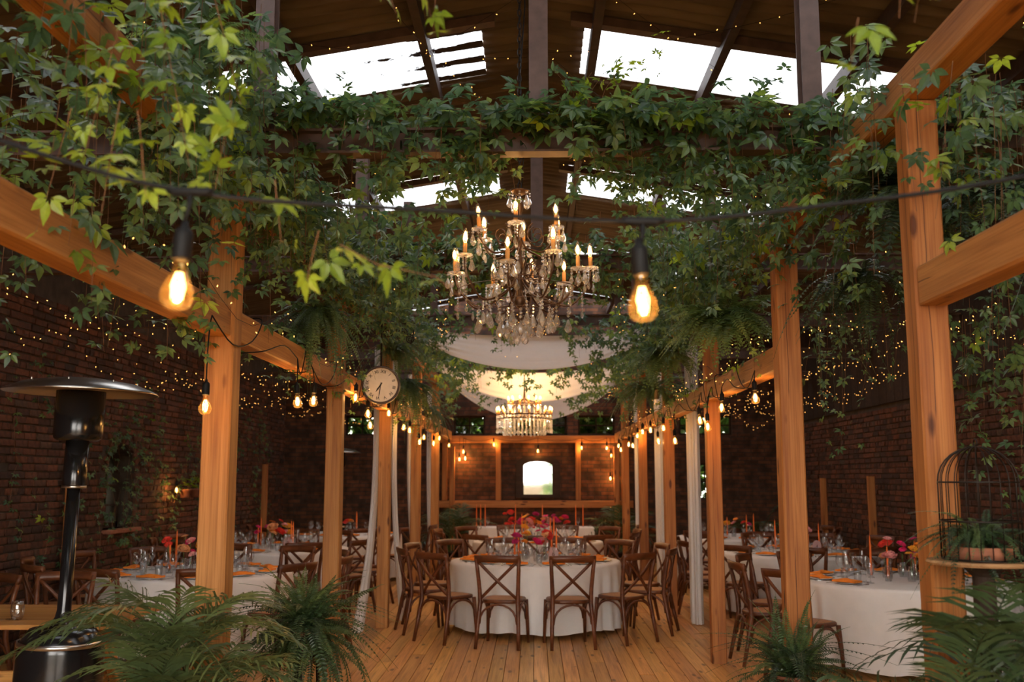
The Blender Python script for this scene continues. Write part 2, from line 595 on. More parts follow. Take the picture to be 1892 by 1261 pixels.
def brick_wall_mat(name):
    """distant courses: the bricks are only a few pixels tall here"""
    m, nt, b = new_mat(name)
    tc = N(nt, 'ShaderNodeTexCoord')
    sp = N(nt, 'ShaderNodeSeparateXYZ')
    L(nt, tc.outputs['Object'], sp.inputs[0])
    cb = N(nt, 'ShaderNodeCombineXYZ')
    ad = N(nt, 'ShaderNodeMath', operation='ADD')
    L(nt, sp.outputs[0], ad.inputs[0])
    L(nt, sp.outputs[1], ad.inputs[1])
    L(nt, ad.outputs[0], cb.inputs[0])
    L(nt, sp.outputs[2], cb.inputs[1])
    br = N(nt, 'ShaderNodeTexBrick')
    br.inputs['Scale'].default_value = 1.0
    br.inputs['Brick Width'].default_value = 0.26
    br.inputs['Row Height'].default_value = 0.077
    br.inputs['Mortar Size'].default_value = 0.008
    br.inputs['Color1'].default_value = (0.07, 0.032, 0.02, 1)
    br.inputs['Color2'].default_value = (0.17, 0.062, 0.027, 1)
    br.inputs['Mortar'].default_value = (0.05, 0.037, 0.027, 1)
    L(nt, cb.outputs[0], br.inputs['Vector'])
    nz = N(nt, 'ShaderNodeTexNoise', Scale=6.0, Detail=6.0)
    L(nt, tc.outputs['Object'], nz.inputs['Vector'])
    r2 = ramp(nt, [(0.35, (0.4, 0.38, 0.36)), (0.65, (1.1, 1.05, 1.0))], nz.outputs['Fac'])
    mu = N(nt, 'ShaderNodeMix', data_type='RGBA', blend_type='MULTIPLY')
    mu.inputs[0].default_value = 1.0
    L(nt, br.outputs['Color'], mu.inputs[6])
    L(nt, r2.outputs['Color'], mu.inputs[7])
    L(nt, mu.outputs[2], b.inputs['Base Color'])
    b.inputs['Roughness'].default_value = 0.92
    bp = N(nt, 'ShaderNodeBump', Strength=0.7, Distance=0.01)
    L(nt, br.outputs['Fac'], bp.inputs['Height'])
    bp.invert = True
    L(nt, bp.outputs['Normal'], b.inputs['Normal'])
    return m


M['brick_wall'] = brick_wall_mat('far_brick_courses')
M['dark_board'] = wood('dark_stained_boards', (0.02, 0.011, 0.007), (0.035, 0.019, 0.011), (0.05, 0.028, 0.016), rough=0.8, knots=False)


def holed(mb, axis, pos, thick, u0, u1, v0, v1, holes):
    """wall slab with rectangular openings; axis x: wall plane normal along x with u=y; axis y: u=x; v is z"""
    us = sorted({u0, u1, *[h[0] for h in holes], *[h[1] for h in holes]})
    vs = sorted({v0, v1, *[h[2] for h in holes], *[h[3] for h in holes]})
    for a, b in zip(us, us[1:]):
        for c, d in zip(vs, vs[1:]):
            mu, mv = (a + b) / 2, (c + d) / 2
            if any(h[0] < mu < h[1] and h[2] < mv < h[3] for h in holes):
                continue
            if axis == 'x':
                mb.box((min(pos, pos + thick), a, c), (max(pos, pos + thick), b, d))
            else:
                mb.box((a, min(pos, pos + thick), c), (b, max(pos, pos + thick), d))


# floor: planks along the hall
floor = ob('floor', None)
tag(floor, kind='structure')
sub = MB().box((-XW - 0.2, YF, -0.12), (XW + 0.2, YB + 0.1, -0.022))
sub.build('subfloor', M['dark_board'], floor)
PW = 0.128
plank_meshes = []
for k in range(4):
    w = PW - 0.004
    Lh = (2.6, 3.1, 3.6, 4.1)[k] / 2
    mb = MB().box((-Lh + 0.0015, -w / 2, -0.022), (Lh - 0.0015, w / 2, 0.0), 0.0022)
    plank_meshes.append((Lh * 2, mb.mesh('plank', M['plank'])))
field = MB()
rr = random.Random(3)
nl = int(2 * XW / PW)
for i in range(nl):
    x = -XW + PW * (i + 0.5)
    y = YF - rr.uniform(0, 2.5)
    while y < YB:
        ln, me = plank_meshes[rr.randrange(4)]
        yc = y + ln / 2
        if y + ln > YB:
            field.box((x - PW / 2 + 0.002, max(y, YF), -0.022), (x + PW / 2 - 0.002, YB, 0.0))
        elif y < YF:
            field.box((x - PW / 2 + 0.002, YF, -0.022), (x + PW / 2 - 0.002, y + ln - 0.0015, 0.0))
        elif abs(x) < 2.75 and y + ln > 6.2 and y < 17:
            ob('plank', me, floor, (x, yc, rr.uniform(-0.0008, 0.0008)), (0, 0, PI / 2 if rr.random() < 0.5 else -PI / 2))
        else:
            field.box((x - PW / 2 + 0.002, y + 0.0015, -0.022), (x + PW / 2 - 0.002, y + ln - 0.0015, 0.0))
        y += ln
# the field mesh is built turned so that the grain runs along local x
fo = MB().add([(p[1], -p[0], p[2]) for p in field.v], field.f).build('plank_field', M['plank_field'], floor, rot=(0, 0, PI / 2))
tag(fo, kind='stuff')

# left brick wall with arched windows
LW_WIN = [8.75, 12.1, 15.45]
WZ0, WZ1, WHW = 1.05, 1.72, 0.42
ARCH_R = 0.34


def arch_poly(hw, z1, rise, n=10):
    return [(hw * math.cos(PI * i / n), z1 + rise * math.sin(PI * i / n)) for i in range(n + 1)]


wall_left = ob('wall_left', None)
tag(wall_left, kind='structure')
mb = MB()
holes = [(y - WHW, y + WHW, WZ0, WZ1 + ARCH_R) for y in LW_WIN]
holed(mb, 'x', -XW - 0.03, -0.34, 8.0, YB, 0, 4.75, holes)
MB().box((-XW - 0.37, YF, 0), (-XW, 8.0, 4.75)).build('wall_core', M['brick_wall'], wall_left)
for yc in LW_WIN:
    ap = arch_poly(WHW, WZ1, ARCH_R)
    for s in (1, -1):
        half = [p for p in ap if p[0] * s >= -1e-6]
        poly = sorted(half, key=lambda p: p[1])
        pts = [(s * WHW, WZ1 + ARCH_R + 0.001)] + [(p[0], p[1]) for p in poly]
        nn = len(pts)
        v = [(-XW - 0.03, yc + u, z) for u, z in pts] + [(-XW - 0.37, yc + u, z) for u, z in pts]
        f = [tuple(range(nn)), tuple(range(2 * nn - 1, nn - 1, -1))] + [((i + 1) % nn, i, nn + i, nn + (i + 1) % nn) for i in range(nn)]
        mb.add(v, f)
mb.build('wall_core', M['mortar'], wall_left)


def brick_mesh(seed, ln):
    r = random.Random(seed)
    m_ = MB().box((-0.05, -ln / 2, -0.0325), (0.028, ln / 2, 0.0325), 0.006)
    m_.v = [(x + (r.uniform(-0.006, 0.004) if x > 0.0 else 0), y + r.uniform(-0.004, 0.004), z + r.uniform(-0.003, 0.003)) for x, y, z in m_.v]
    return m_


STR = [brick_mesh(k, 0.235) for k in range(4)]
HEAD = [brick_mesh(10 + k, 0.112) for k in range(3)]
for k in STR + HEAD:
    k.me = k.mesh('brick', M['brick'])


def lay_bricks(wall, xface, sgn, y0, y1, z0, z1, blocked, near_y, n_obj, seed):
    r = random.Random(seed)
    rest = MB()
    made = 0
    row = 0
    cand = []
    z = z0
    while z < z1:
        y = y0 + (0.065 if row % 2 else 0.0)
        header = row % 4 == 3
        while y < y1:
            ln = 0.112 if header else 0.235
            yc = y + ln / 2
            if not blocked(yc, z, ln / 2):
                cand.append((yc, z, header))
            y += ln + 0.012
        z += 0.077
        row += 1
    cand.sort(key=lambda c: (c[0] - near_y) ** 2 / 9 + (c[1] - 1.6) ** 2)
    for k, (yc, zc, header) in enumerate(cand):
        src = r.choice(HEAD if header else STR)
        out = r.uniform(-0.012, 0.004)
        rot = (0, 0, PI if sgn < 0 else 0)
        loc = (xface + sgn * out, yc, zc)
        if k < n_obj:
            ob('brick', src.me, wall, loc, rot)
        else:
            rest.add([(loc[0] + sgn * a, loc[1] + sgn * b, loc[2] + c) for a, b, c in src.v], src.f)
    o = rest.build('brick_field', M['brick_field'], wall)
    tag(o, kind='stuff')


def blocked_left(y, z, h):
    for yc in LW_WIN:
        if abs(y - yc) < WHW + h * 0.8 and WZ0 - 0.03 < z < WZ1:
            return True
        if z >= WZ1 and ((abs(y - yc) - h * 0.5) / (WHW + 0.13)) ** 2 + ((z - WZ1) / (ARCH_R + 0.13)) ** 2 < 1:
            return True
    return False


lay_bricks(wall_left, -XW - 0.03, 1, 8.0, YB - 0.05, 0.06, 3.5, blocked_left, 10.2, 290, 5)
# arch bricks on edge
for yc in LW_WIN[:2]:
    for i in range(13):
        a = PI * (i + 0.5) / 13
        ob('brick', HEAD[i % 3].me, wall_left, (-XW - 0.03, yc + (WHW + 0.06) * math.cos(a), WZ1 + (ARCH_R + 0.06) * math.sin(a)), (a, 0, 0))

for k, yc in enumerate(LW_WIN):
    w = ob('window_%d' % (k + 1), None, None, (-XW - 0.25, yc, WZ0))
    tag(w, kind='structure')
    fr = MB()
    fr.box((-0.04, -WHW, 0), (0.04, -WHW + 0.05, WZ1 - WZ0)).box((-0.04, WHW - 0.05, 0), (0.04, WHW, WZ1 - WZ0)).box((-0.04, -WHW, 0), (0.04, WHW, 0.06))
    fr.box((-0.03, -0.02, 0.05), (0.03, 0.02, WZ1 - WZ0 + ARCH_R - 0.03))
    for zz in (0.26, 0.5):
        fr.box((-0.02, -WHW + 0.04, zz), (0.02, WHW - 0.04, zz + 0.025))
    fr.tube([(0, u, z - WZ0) for u, z in arch_poly(WHW - 0.025, WZ1, ARCH_R - 0.025)], 0.03, 4)
    fr.build('window_frame', M['dark_board'], w)
    poly = [(-WHW + 0.02, 0.03), (WHW - 0.02, 0.03)] + [(u, z - WZ0) for u, z in arch_poly(WHW - 0.02, WZ1, ARCH_R - 0.02)]
    MB().add([(0.0, u, z) for u, z in poly] + [(-0.006, u, z) for u, z in poly],
             [tuple(range(len(poly))), tuple(range(2 * len(poly) - 1, len(poly) - 1, -1))]).build('pane', M['pane'], w)
    MB().box((-0.02, -WHW - 0.03, -0.05), (0.34, WHW + 0.03, 0.0), 0.008).build('window_sill', M['terracotta'], w)

# right brick wall, brick to 2.65 m, dark boards above
wall_right = ob('wall_right', None)
tag(wall_right, kind='structure')
MB().box((XW + 0.03, 7.4, 0), (XW + 0.37, YB, 4.75)).build('wall_core', M['mortar'], wall_right)
MB().box((XW, YF, 0), (XW + 0.37, 7.4, 4.75)).build('wall_core', M['brick_wall'], wall_right)
lay_bricks(wall_right, XW + 0.03, -1, 7.4, YB - 0.05, 0.06, 2.66, lambda y, z, h: False, 10.5, 290, 6)
for i in range(42):
    y0 = 7.0 + i * 0.31
    MB().box((XW - 0.03, y0, 2.70), (XW + 0.03, y0 + 0.3, 4.55)).build('board', M['dark_board'], wall_right)

# back wall with clerestory windows
wall_back = ob('wall_back', None)
tag(wall_back, kind='structure')
CL = [(-3.8, -2.85), (-1.62, -0.98), (-0.72, 0.66), (0.88, 1.62), (2.9, 3.95)]
bh = [(a, b, 2.5, 2.9) for a, b in CL] + [(3.1, 3.7, 1.22, 1.95)]
mb = MB()
holed(mb, 'y', YB, 0.35, -XW - 0.37, XW + 0.37, 0, 4.5, bh)
mb.add([(-XW - 0.3, YB, 4.5), (XW + 0.3, YB, 4.5), (0, YB, 5.5), (-XW - 0.3, YB + 0.35, 4.5), (XW + 0.3, YB + 0.35, 4.5), (0, YB + 0.35, 5.5)],
       [(0, 1, 2), (5, 4, 3), (0, 2, 5, 3), (1, 4, 5, 2)])
mb.build('wall_core', M['brick_wall'], wall_back)
for k, h in enumerate(bh):
    a, b, z0, z1 = h
    w = ob('window_%d' % (k + 4), None, None, ((a + b) / 2, YB + 0.12, z0))
    tag(w, kind='structure')
    hw, hh = (b - a) / 2, z1 - z0
    fr = MB()
    fr.box((-hw, -0.03, 0), (hw, 0.03, 0.04)).box((-hw, -0.03, hh - 0.04), (hw, 0.03, hh)).box((-hw, -0.03, 0), (-hw + 0.04, 0.03, hh)).box((hw - 0.04, -0.03, 0), (hw, 0.03, hh))
    fr.build('window_frame', M['dark_board'], w)
    npn = max(2, round(2 * hw / 0.33))
    rows = 2
    for i in range(npn):
        for j in range(rows):
            x0 = -hw + 0.04 + (2 * hw - 0.08) * i / npn
            x1 = -hw + 0.04 + (2 * hw - 0.08) * (i + 1) / npn
            za = 0.04 + (hh - 0.08) * j / rows
            zb = 0.04 + (hh - 0.08) * (j + 1) / rows
            MB().box((x0 + 0.01, -0.004, za + 0.01), (x1 - 0.01, 0.004, zb - 0.01)).build('pane', M['pane'], w)
    gb = MB()
    for i in range(1, npn):
        x0 = -hw + 0.04 + (2 * hw - 0.08) * i / npn
        gb.box((x0 - 0.012, -0.015, 0.03), (x0 + 0.012, 0.015, hh - 0.03))
    gb.box((-hw, -0.015, hh / 2 - 0.012), (hw, 0.015, hh / 2 + 0.012))
    gb.build('glazing_bar', M['dark_board'], w)

# front end: gable with a wide open doorway behind the photographer
DOOR_HW, DOOR_H = 3.4, 4.0
wall_front = ob('wall_front', None)
tag(wall_front, kind='structure')
mb = MB()
holed(mb, 'y', YF, -0.35, -XW - 0.37, XW + 0.37, 0, 4.5, [(-DOOR_HW, DOOR_HW, 0, DOOR_H)])
mb.add([(-XW - 0.3, YF, 4.5), (XW + 0.3, YF, 4.5), (0, YF, 5.5), (-XW - 0.3, YF - 0.35, 4.5), (XW + 0.3, YF - 0.35, 4.5), (0, YF - 0.35, 5.5)],
       [(2, 1, 0), (3, 4, 5), (3, 5, 2, 0), (2, 5, 4, 1)])
mb.build('wall_core', M['brick_wall'], wall_front)

# roof: corrugated sheets, translucent ones in bands
def sheet(y0, y1, xa, xb, zoff=0.0, nx=6, amp=0.022):
    """one corrugated sheet between ridge distance xa..xb (signed), ridges running down the slope"""
    pitch = 0.146
    ny = max(2, int((y1 - y0) / pitch * 6))
    v, f = [], []
    for j in range(nx + 1):
        x = lerp(xa, xb, j / nx)
        for i in range(ny + 1):
            y = lerp(y0, y1, i / ny)
            v.append((x, y, roof_z(x) + zoff + amp * math.sin(2 * PI * y / pitch)))
    for j in range(nx):
        for i in range(ny):
            a = j * (ny + 1) + i
            f.append((a, a + 1, a + ny + 2, a + ny + 1) if xa < xb else (a + 1, a, a + ny + 1, a + ny + 2))
    return MB().add(v, f)


def roof_mat():
    m, nt, b = new_mat('weathered_fibre_cement')
    b.inputs['Roughness'].default_value = 0.9
    tc = N(nt, 'ShaderNodeTexCoord')
    mp = N(nt, 'ShaderNodeMapping')
    mp.inputs['Scale'].default_value = (0.6, 2.5, 1)
    L(nt, tc.outputs['Object'], mp.inputs['Vector'])
    nz = N(nt, 'ShaderNodeTexNoise', Scale=2.0, Detail=7.0)
    L(nt, mp.outputs[0], nz.inputs['Vector'])
    rp = ramp(nt, [(0.25, (0.05, 0.034, 0.022)), (0.5, (0.125, 0.09, 0.06)), (0.75, (0.19, 0.145, 0.10))], nz.outputs['Fac'])
    L(nt, rp.outputs['Color'], b.inputs['Base Color'])
    return m


def sky_pane_mat(name, dirty):
    m = bpy.data.materials.new(name)
    m.use_nodes = True
    nt = m.node_tree
    b = nt.nodes['Principled BSDF']
    b.inputs['Base Color'].default_value = (0.05, 0.03, 0.02, 1)
    b.inputs['Roughness'].default_value = 0.9
    t = N(nt, 'ShaderNodeBsdfTransparent')
    tc = N(nt, 'ShaderNodeTexCoord')
    nz = N(nt, 'ShaderNodeTexNoise', Scale=1.5, Detail=4.0)
    L(nt, tc.outputs['Object'], nz.inputs['Vector'])
    k = 0.24
    rp = ramp(nt, [(0.3, (k * 0.9, k * 0.98, k * 1.1)), (0.6, (k * 0.97, k * 1.05, k * 1.18))], nz.outputs['Fac'])
    L(nt, rp.outputs['Color'], t.inputs['Color'])
    sh = t.outputs[0]
    if dirty:
        sp = N(nt, 'ShaderNodeSeparateXYZ')
        L(nt, tc.outputs['Object'], sp.inputs[0])
        w = N(nt, 'ShaderNodeMath', operation='MULTIPLY')
        w.inputs[1].default_value = 2 * PI / 0.292
        L(nt, sp.outputs[1], w.inputs[0])
        sn = N(nt, 'ShaderNodeMath', operation='SINE')
        L(nt, w.outputs[0], sn.inputs[0])
        mp = N(nt, 'ShaderNodeMapping')
        mp.inputs['Scale'].default_value = (1.5, 3.0, 1)
        L(nt, tc.outputs['Object'], mp.inputs['Vector'])
        n2 = N(nt, 'ShaderNodeTexNoise', Scale=3.0, Detail=6.0, Roughness=0.7)
        L(nt, mp.outputs[0], n2.inputs['Vector'])
        # leaf litter gathers towards the upper end of the sheet
        gx = N(nt, 'ShaderNodeMapRange')
        gx.inputs['From Min'].default_value = -2.4
        gx.inputs['From Max'].default_value = -0.5
        gx.inputs['To Min'].default_value = -0.55
        gx.inputs['To Max'].default_value = 0.18
        L(nt, sp.outputs[0], gx.inputs['Value'])
        a1 = N(nt, 'ShaderNodeMath', operation='MULTIPLY_ADD')
        a1.inputs[1].default_value = 0.45
        L(nt, sn.outputs[0], a1.inputs[0])
        L(nt, gx.outputs['Result'], a1.inputs[2])
        a2 = N(nt, 'ShaderNodeMath', operation='ADD')
        L(nt, a1.outputs[0], a2.inputs[0])
        L(nt, n2.outputs['Fac'], a2.inputs[1])
        r2 = ramp(nt, [(0.80, (0, 0, 0)), (0.87, (1, 1, 1))], a2.outputs[0])
        mx = N(nt, 'ShaderNodeMixShader')
        L(nt, r2.outputs['Color'], mx.inputs[0])
        L(nt, sh, mx.inputs[1])
        L(nt, b.outputs[0], mx.inputs[2])
        sh = mx.outputs[0]
    L(nt, sh, nt.nodes['Material Output'].inputs['Surface'])
    return m


M['roof'] = roof_mat()
M['sky_pane'] = sky_pane_mat('translucent_roof_sheet', False)
M['sky_pane_dirty'] = sky_pane_mat('littered_translucent_roof_sheet', True)
ceiling = ob('ceiling', None)
tag(ceiling, kind='structure')
BAND0, BPER, BLEN = 7.5, 3.8, 1.12
bands = [BAND0 + BPER * k for k in range(-3, 4)]
wn = 10
y = YF - 0.5
cuts = sorted([YF - 0.5, YB + 0.4] + [b for b in bands if b > YF - 0.4] + [b + BLEN for b in bands if b + BLEN < YB + 0.3 and b + BLEN > YF - 0.4])
for a, b in zip(cuts, cuts[1:]):
    is_band = any(abs(a - q) < 1e-6 for q in bands)
    for s in (-1, 1):
        if is_band:
            sheet(a, b, 0, s * 0.42, nx=2).build('roof_sheet', M['roof'], ceiling, True)
            near = abs(a - BAND0) < 1e-6
            w = sheet(a, b, s * 0.42, s * 3.05, amp=0.007).build('window_%d' % wn, M['sky_pane_dirty'] if (near and s < 0) else M['sky_pane'], None, True)
            tag(w, kind='structure')
            wn += 1
            sheet(a, b, s * 3.05, s * 5.5, nx=3).build('roof_sheet', M['roof'], ceiling, True)
        else:
            n = max(1, round((b - a) / 0.9))
            for i in range(n):
                sheet(lerp(a, b, i / n), lerp(a, b, (i + 1) / n), 0, s * 5.5, nx=4).build('roof_sheet', M['roof'], ceiling, True)
for x in (-3.9, -2.9, -1.9, -0.87, 0.0, 0.5, 1.5, 2.5, 3.6):
    p = MB().box((x - 0.035, YF, roof_z(x) - 0.16), (x + 0.035, YB, roof_z(x) - 0.035))
    p.build('purlin', M['steel_dark'], ceiling)
for b in bands[2:]:
    for yy in (b - 0.07,):
        for s in (-1, 1):
            xa, xb = s * 0.3, s * 5.0
            v = [(xa, yy - 0.05, roof_z(xa) - 0.03), (xb, yy - 0.05, roof_z(xb) - 0.03), (xb, yy + 0.05, roof_z(xb) - 0.03), (xa, yy + 0.05, roof_z(xa) - 0.03)]
            v += [(x, y_, z - 0.07) for x, y_, z in v]
            MB().add(v, [(0, 1, 2, 3), (7, 6, 5, 4), (0, 4, 5, 1), (1, 5, 6, 2), (2, 6, 7, 3), (3, 7, 4, 0)]).build('sheet_batten', M['steel'], ceiling)

# steel frames: tie beam with three posts up to the roof
FRAME_Y = [2.15, 5.3, 8.45, 11.6, 14.75, 17.9]
TIE0, TIE1 = 3.42, 3.56


def i_beam(mb, p0, p1, w, h, tf=0.014):
    """I section, length p0..p1 horizontal along x or vertical along z"""
    if abs(p1[0] - p0[0]) > 0.01:
        x0, x1, y, z = p0[0], p1[0], p0[1], p0[2]
        mb.box((x0, y - w / 2, z), (x1, y + w / 2, z + tf)).box((x0, y - w / 2, z + h - tf), (x1, y + w / 2, z + h)).box((x0, y - 0.006, z + tf), (x1, y + 0.006, z + h - tf))
    else:
        x, y, z0, z1 = p0[0], p0[1], p0[2], p1[2]
        mb.box((x - h / 2, y - w / 2, z0), (x + h / 2, y - w / 2 + tf, z1)).box((x - h / 2, y + w / 2 - tf, z0), (x + h / 2, y + w / 2, z1)).box((x - 0.006, y - w / 2 + tf, z0), (x + 0.006, y + w / 2 - tf, z1))


fnames = ['over the photographer', 'above the large chandelier, thickly overgrown', 'second from the large chandelier', 'carrying the first white drape',
          'carrying the second white drape', 'close to the back wall']
for k, fy in enumerate(FRAME_Y):
    t = thing('steel_frame', 'brown steel roof frame with tie beam and posts, ' + fnames[k], 'steel frame', (0, fy, TIE0), group='steel roof frames')
    mb = MB()
    i_beam(mb, (-XW, 0, 0), (XW, 0, 0), 0.11, TIE1 - TIE0)
    mb.build('tie_beam', M['steel'], t)
    for x in (-1.5, 0.03, 1.53):
        mb = MB()
        i_beam(mb, (x, 0, TIE1 - TIE0), (x, 0, roof_z(x) - 0.17 - TIE0), 0.11, 0.105)
        mb.build('post', M['steel'], t)


# ------------------------------------------------------------------ pine timbers
def timber(name, p0, p1, w, h, mat, parent=None, seed=0, bev=0.008):
    """beam with its length along local x, from p0 to p1 (centre line)"""
    p0, p1 = Vector(p0), Vector(p1)
    d = p1 - p0
    ln = d.length
    r = random.Random(seed)
    n = max(2, int(ln / 0.5))
    v, f = [], []
    for i in range(n + 1):
        x = ln * i / n
        j = [r.uniform(-0.002, 0.002) for _ in range(8)]
        a, b = w / 2, h / 2
        ring = [(-a + bev, -b), (a - bev, -b), (a, -b + bev), (a, b - bev), (a - bev, b), (-a + bev, b), (-a, b - bev), (-a, -b + bev)]
        v += [(x, y_ + j[q], z_ + j[(q + 3) % 8]) for q, (y_, z_) in enumerate(ring)]
    for i in range(n):
        for q in range(8):
            f.append((i * 8 + q, i * 8 + (q + 1) % 8, (i + 1) * 8 + (q + 1) % 8, (i + 1) * 8 + q))
    f.append(tuple(range(7, -1, -1)))
    f.append(tuple(n * 8 + q for q in range(8)))
    o = MB().add(v, f).build(name, mat, parent)
    if abs(d.normalized().z) > 0.99:
        o.rotation_euler = (0, -PI / 2, 0)
    else:
        o.rotation_euler = d.to_track_quat('X', 'Z').to_euler()
    o.location = p0
    return o


XL, XR = -1.7, 1.66
LPOST = [2.4, 5.37, 8.5, 11.4, 14.4, 17.2]
RPOST = [1.6, 4.19, 6.52, 9.33, 12.4, 15.38, 18.3]
BZL, BZR = 2.41, 2.36          # underside of the lower beams
BHT = 0.165
PLATE0, PLATE1 = 3.26, 3.41    # top plate under the steel
lnames = ['behind the photographer', 'beside the patio heater with a bare bulb at its side', 'with the boston fern at its foot', 'in front of the swept curtain', 'second behind the hanging clock', 'close to the back wall']
rnames = ['behind the photographer', 'standing just behind the birdcage', 'with a long split and a fern at its foot', 'standing alone on the plank floor', 'between two straight white curtains', 'before the last white curtain', 'close to the back wall']
posts = []
for k, yv in enumerate(LPOST):
    w = 0.155 if k < 2 else 0.135
    o = timber('timber_post', (XL, yv, 0.0), (XL, yv, PLATE0 - 0.004), w, w, M['pine'], seed=k)
    tag(o, 'pale square pine post %s' % lnames[k], 'post', 'pine posts along the clock side of the aisle')
for k, yv in enumerate(RPOST):
    w = (0.155, 0.135, 0.15)[k] if k < 3 else 0.13
    o = timber('timber_post', (XR, yv, 0.0), (XR, yv, PLATE0 - 0.004), w, w, M['pine_red'], seed=20 + k)  # reddish pine, a touch darker: part of this row's shade is in the colour
    tag(o, 'orange square pine post %s' % rnames[k], 'post', 'pine posts along the birdcage side of the aisle')
for side, X, PY, BZ in (('clock', XL, LPOST, BZL), ('birdcage', XR, RPOST, BZR)):
    t = thing('pergola_beam', 'long pine beam with bulbs wound round it on the %s side of the aisle' % side, 'beam', (X, PY[0], BZ))
    # sections between the posts, so that no beam runs through a post
    ys = [YF + 0.2] + PY + [YB - 0.05]
    for k, (a, b) in enumerate(zip(ys, ys[1:])):
        if side == 'birdcage' and k == 2:
            continue          # this bay has no lower beam
        timber('beam_section', (0, a + 0.08 - PY[0], BHT / 2), (0, b - 0.08 - PY[0], BHT / 2), 0.12, BHT, M['pine'], t, seed=40 + k)
    t2 = thing('top_plate', 'pine top plate under the steel beams on the %s side of the aisle' % side, 'beam', (X, PY[0], PLATE0))
    for k, (a, b) in enumerate(((YF + 0.2, 3.1), (3.1, 7.4), (7.4, 11.9), (11.9, 16.0), (16.0, YB - 0.05))):
        timber('beam_section', (0, a + 0.003 - PY[0], 0.075), (0, b - 0.003 - PY[0], 0.075), 0.14, 0.15, M['pine'], t2, seed=60 + k)

# timber frame on the back wall, above the head table
t = thing('wall_timber_frame', 'orange pine timber framing round the arched mirror on the back wall', 'timber frame', (0, YB - 0.06, 1.07))
for z in (1.14, 2.42):
    timber('rail', (-1.95, 0, z - 1.07), (1.95, 0, z - 1.07), 0.10, 0.14, M['pine_red'], t, seed=int(z * 10))
for x in (-1.78, -0.71, 0.87, 1.78):
    timber('stud', (x, 0, 0.145), (x, 0, 1.28), 0.1, 0.1, M['pine_red'], t, seed=int(x * 10) + 100)
for x in (-1.62, 1.62):
    timber('stud', (x, -0.12, -1.07), (x, -0.12, 1.2), 0.1, 0.1, M['pine_red'], t, seed=int(x * 10) + 130)

# loose wooden uprights against the side walls
for k, (x, yv, h, c) in enumerate(((-4.94, 10.6, 1.8, 'tall reddish board leaning on the brick wall behind the patio heater'),
                                   (-4.85, 18.0, 1.9, 'dark upright board in the far corner by the ivy wall'),
                                   (4.85, 17.0, 1.65, 'thin upright stake against brick beyond the split post'),
                                   (4.85, 14.6, 1.68, 'wide upright stake against brick between split post and birdcage'),
                                   (4.94, 9.95, 1.32, 'short upright stake against brick below the birdcage shelf'))):
    o = timber('wooden_stake', (x, yv, 0), (x, yv, h), 0.07 if k else 0.11, 0.05 if k in (0, 4) else 0.1, M['pine_red'], seed=150 + k)
    tag(o, c, 'stake', 'wooden uprights along the walls')

# ground and planting outside
gm = flat('pale_gravel', (0.11, 0.08, 0.05), 0.95, noise=0.3, nscale=8)
g = MB().add([(-60, -60, -0.14), (60, -60, -0.14), (60, 60, -0.14), (-60, 60, -0.14)], [(0, 1, 2, 3)]).build('ground', gm)
tag(g, kind='structure')
gw = MB()
gw.box((-9, -16.4, -0.14), (-0.75, -16.0, 1.5)).box((-0.75, -16.4, -0.14), (9, -16.0, 1.38)).box((-9.1, -16.5, 1.5), (-0.75, -15.9, 1.58))
tag(gw.build('garden_wall', flat('beige_render', (0.14, 0.10, 0.06), 0.9, noise=0.2, nscale=3)), 'low beige garden wall across the yard outside the entrance', 'wall', None, 'structure')
# ------------------------------------------------------------------ lettering as real meshes
def text_obj(name, body, size, mat, parent, loc, rot, extrude=0.0008, bold=0.0):
    cu = bpy.data.curves.new(name, 'FONT')
    cu.body = body
    cu.size = size
    cu.align_x = 'CENTER'
    cu.align_y = 'CENTER'
    cu.extrude = extrude
    cu.offset = bold
    tmp = bpy.data.objects.new('lettering', cu)
    COL.objects.link(tmp)
    dg = bpy.context.evaluated_depsgraph_get()
    me = bpy.data.meshes.new_from_object(tmp.evaluated_get(dg))
    bpy.data.objects.remove(tmp, do_unlink=True)
    me.materials.clear()
    me.materials.append(mat)
    return ob(name, me, parent, loc, rot)


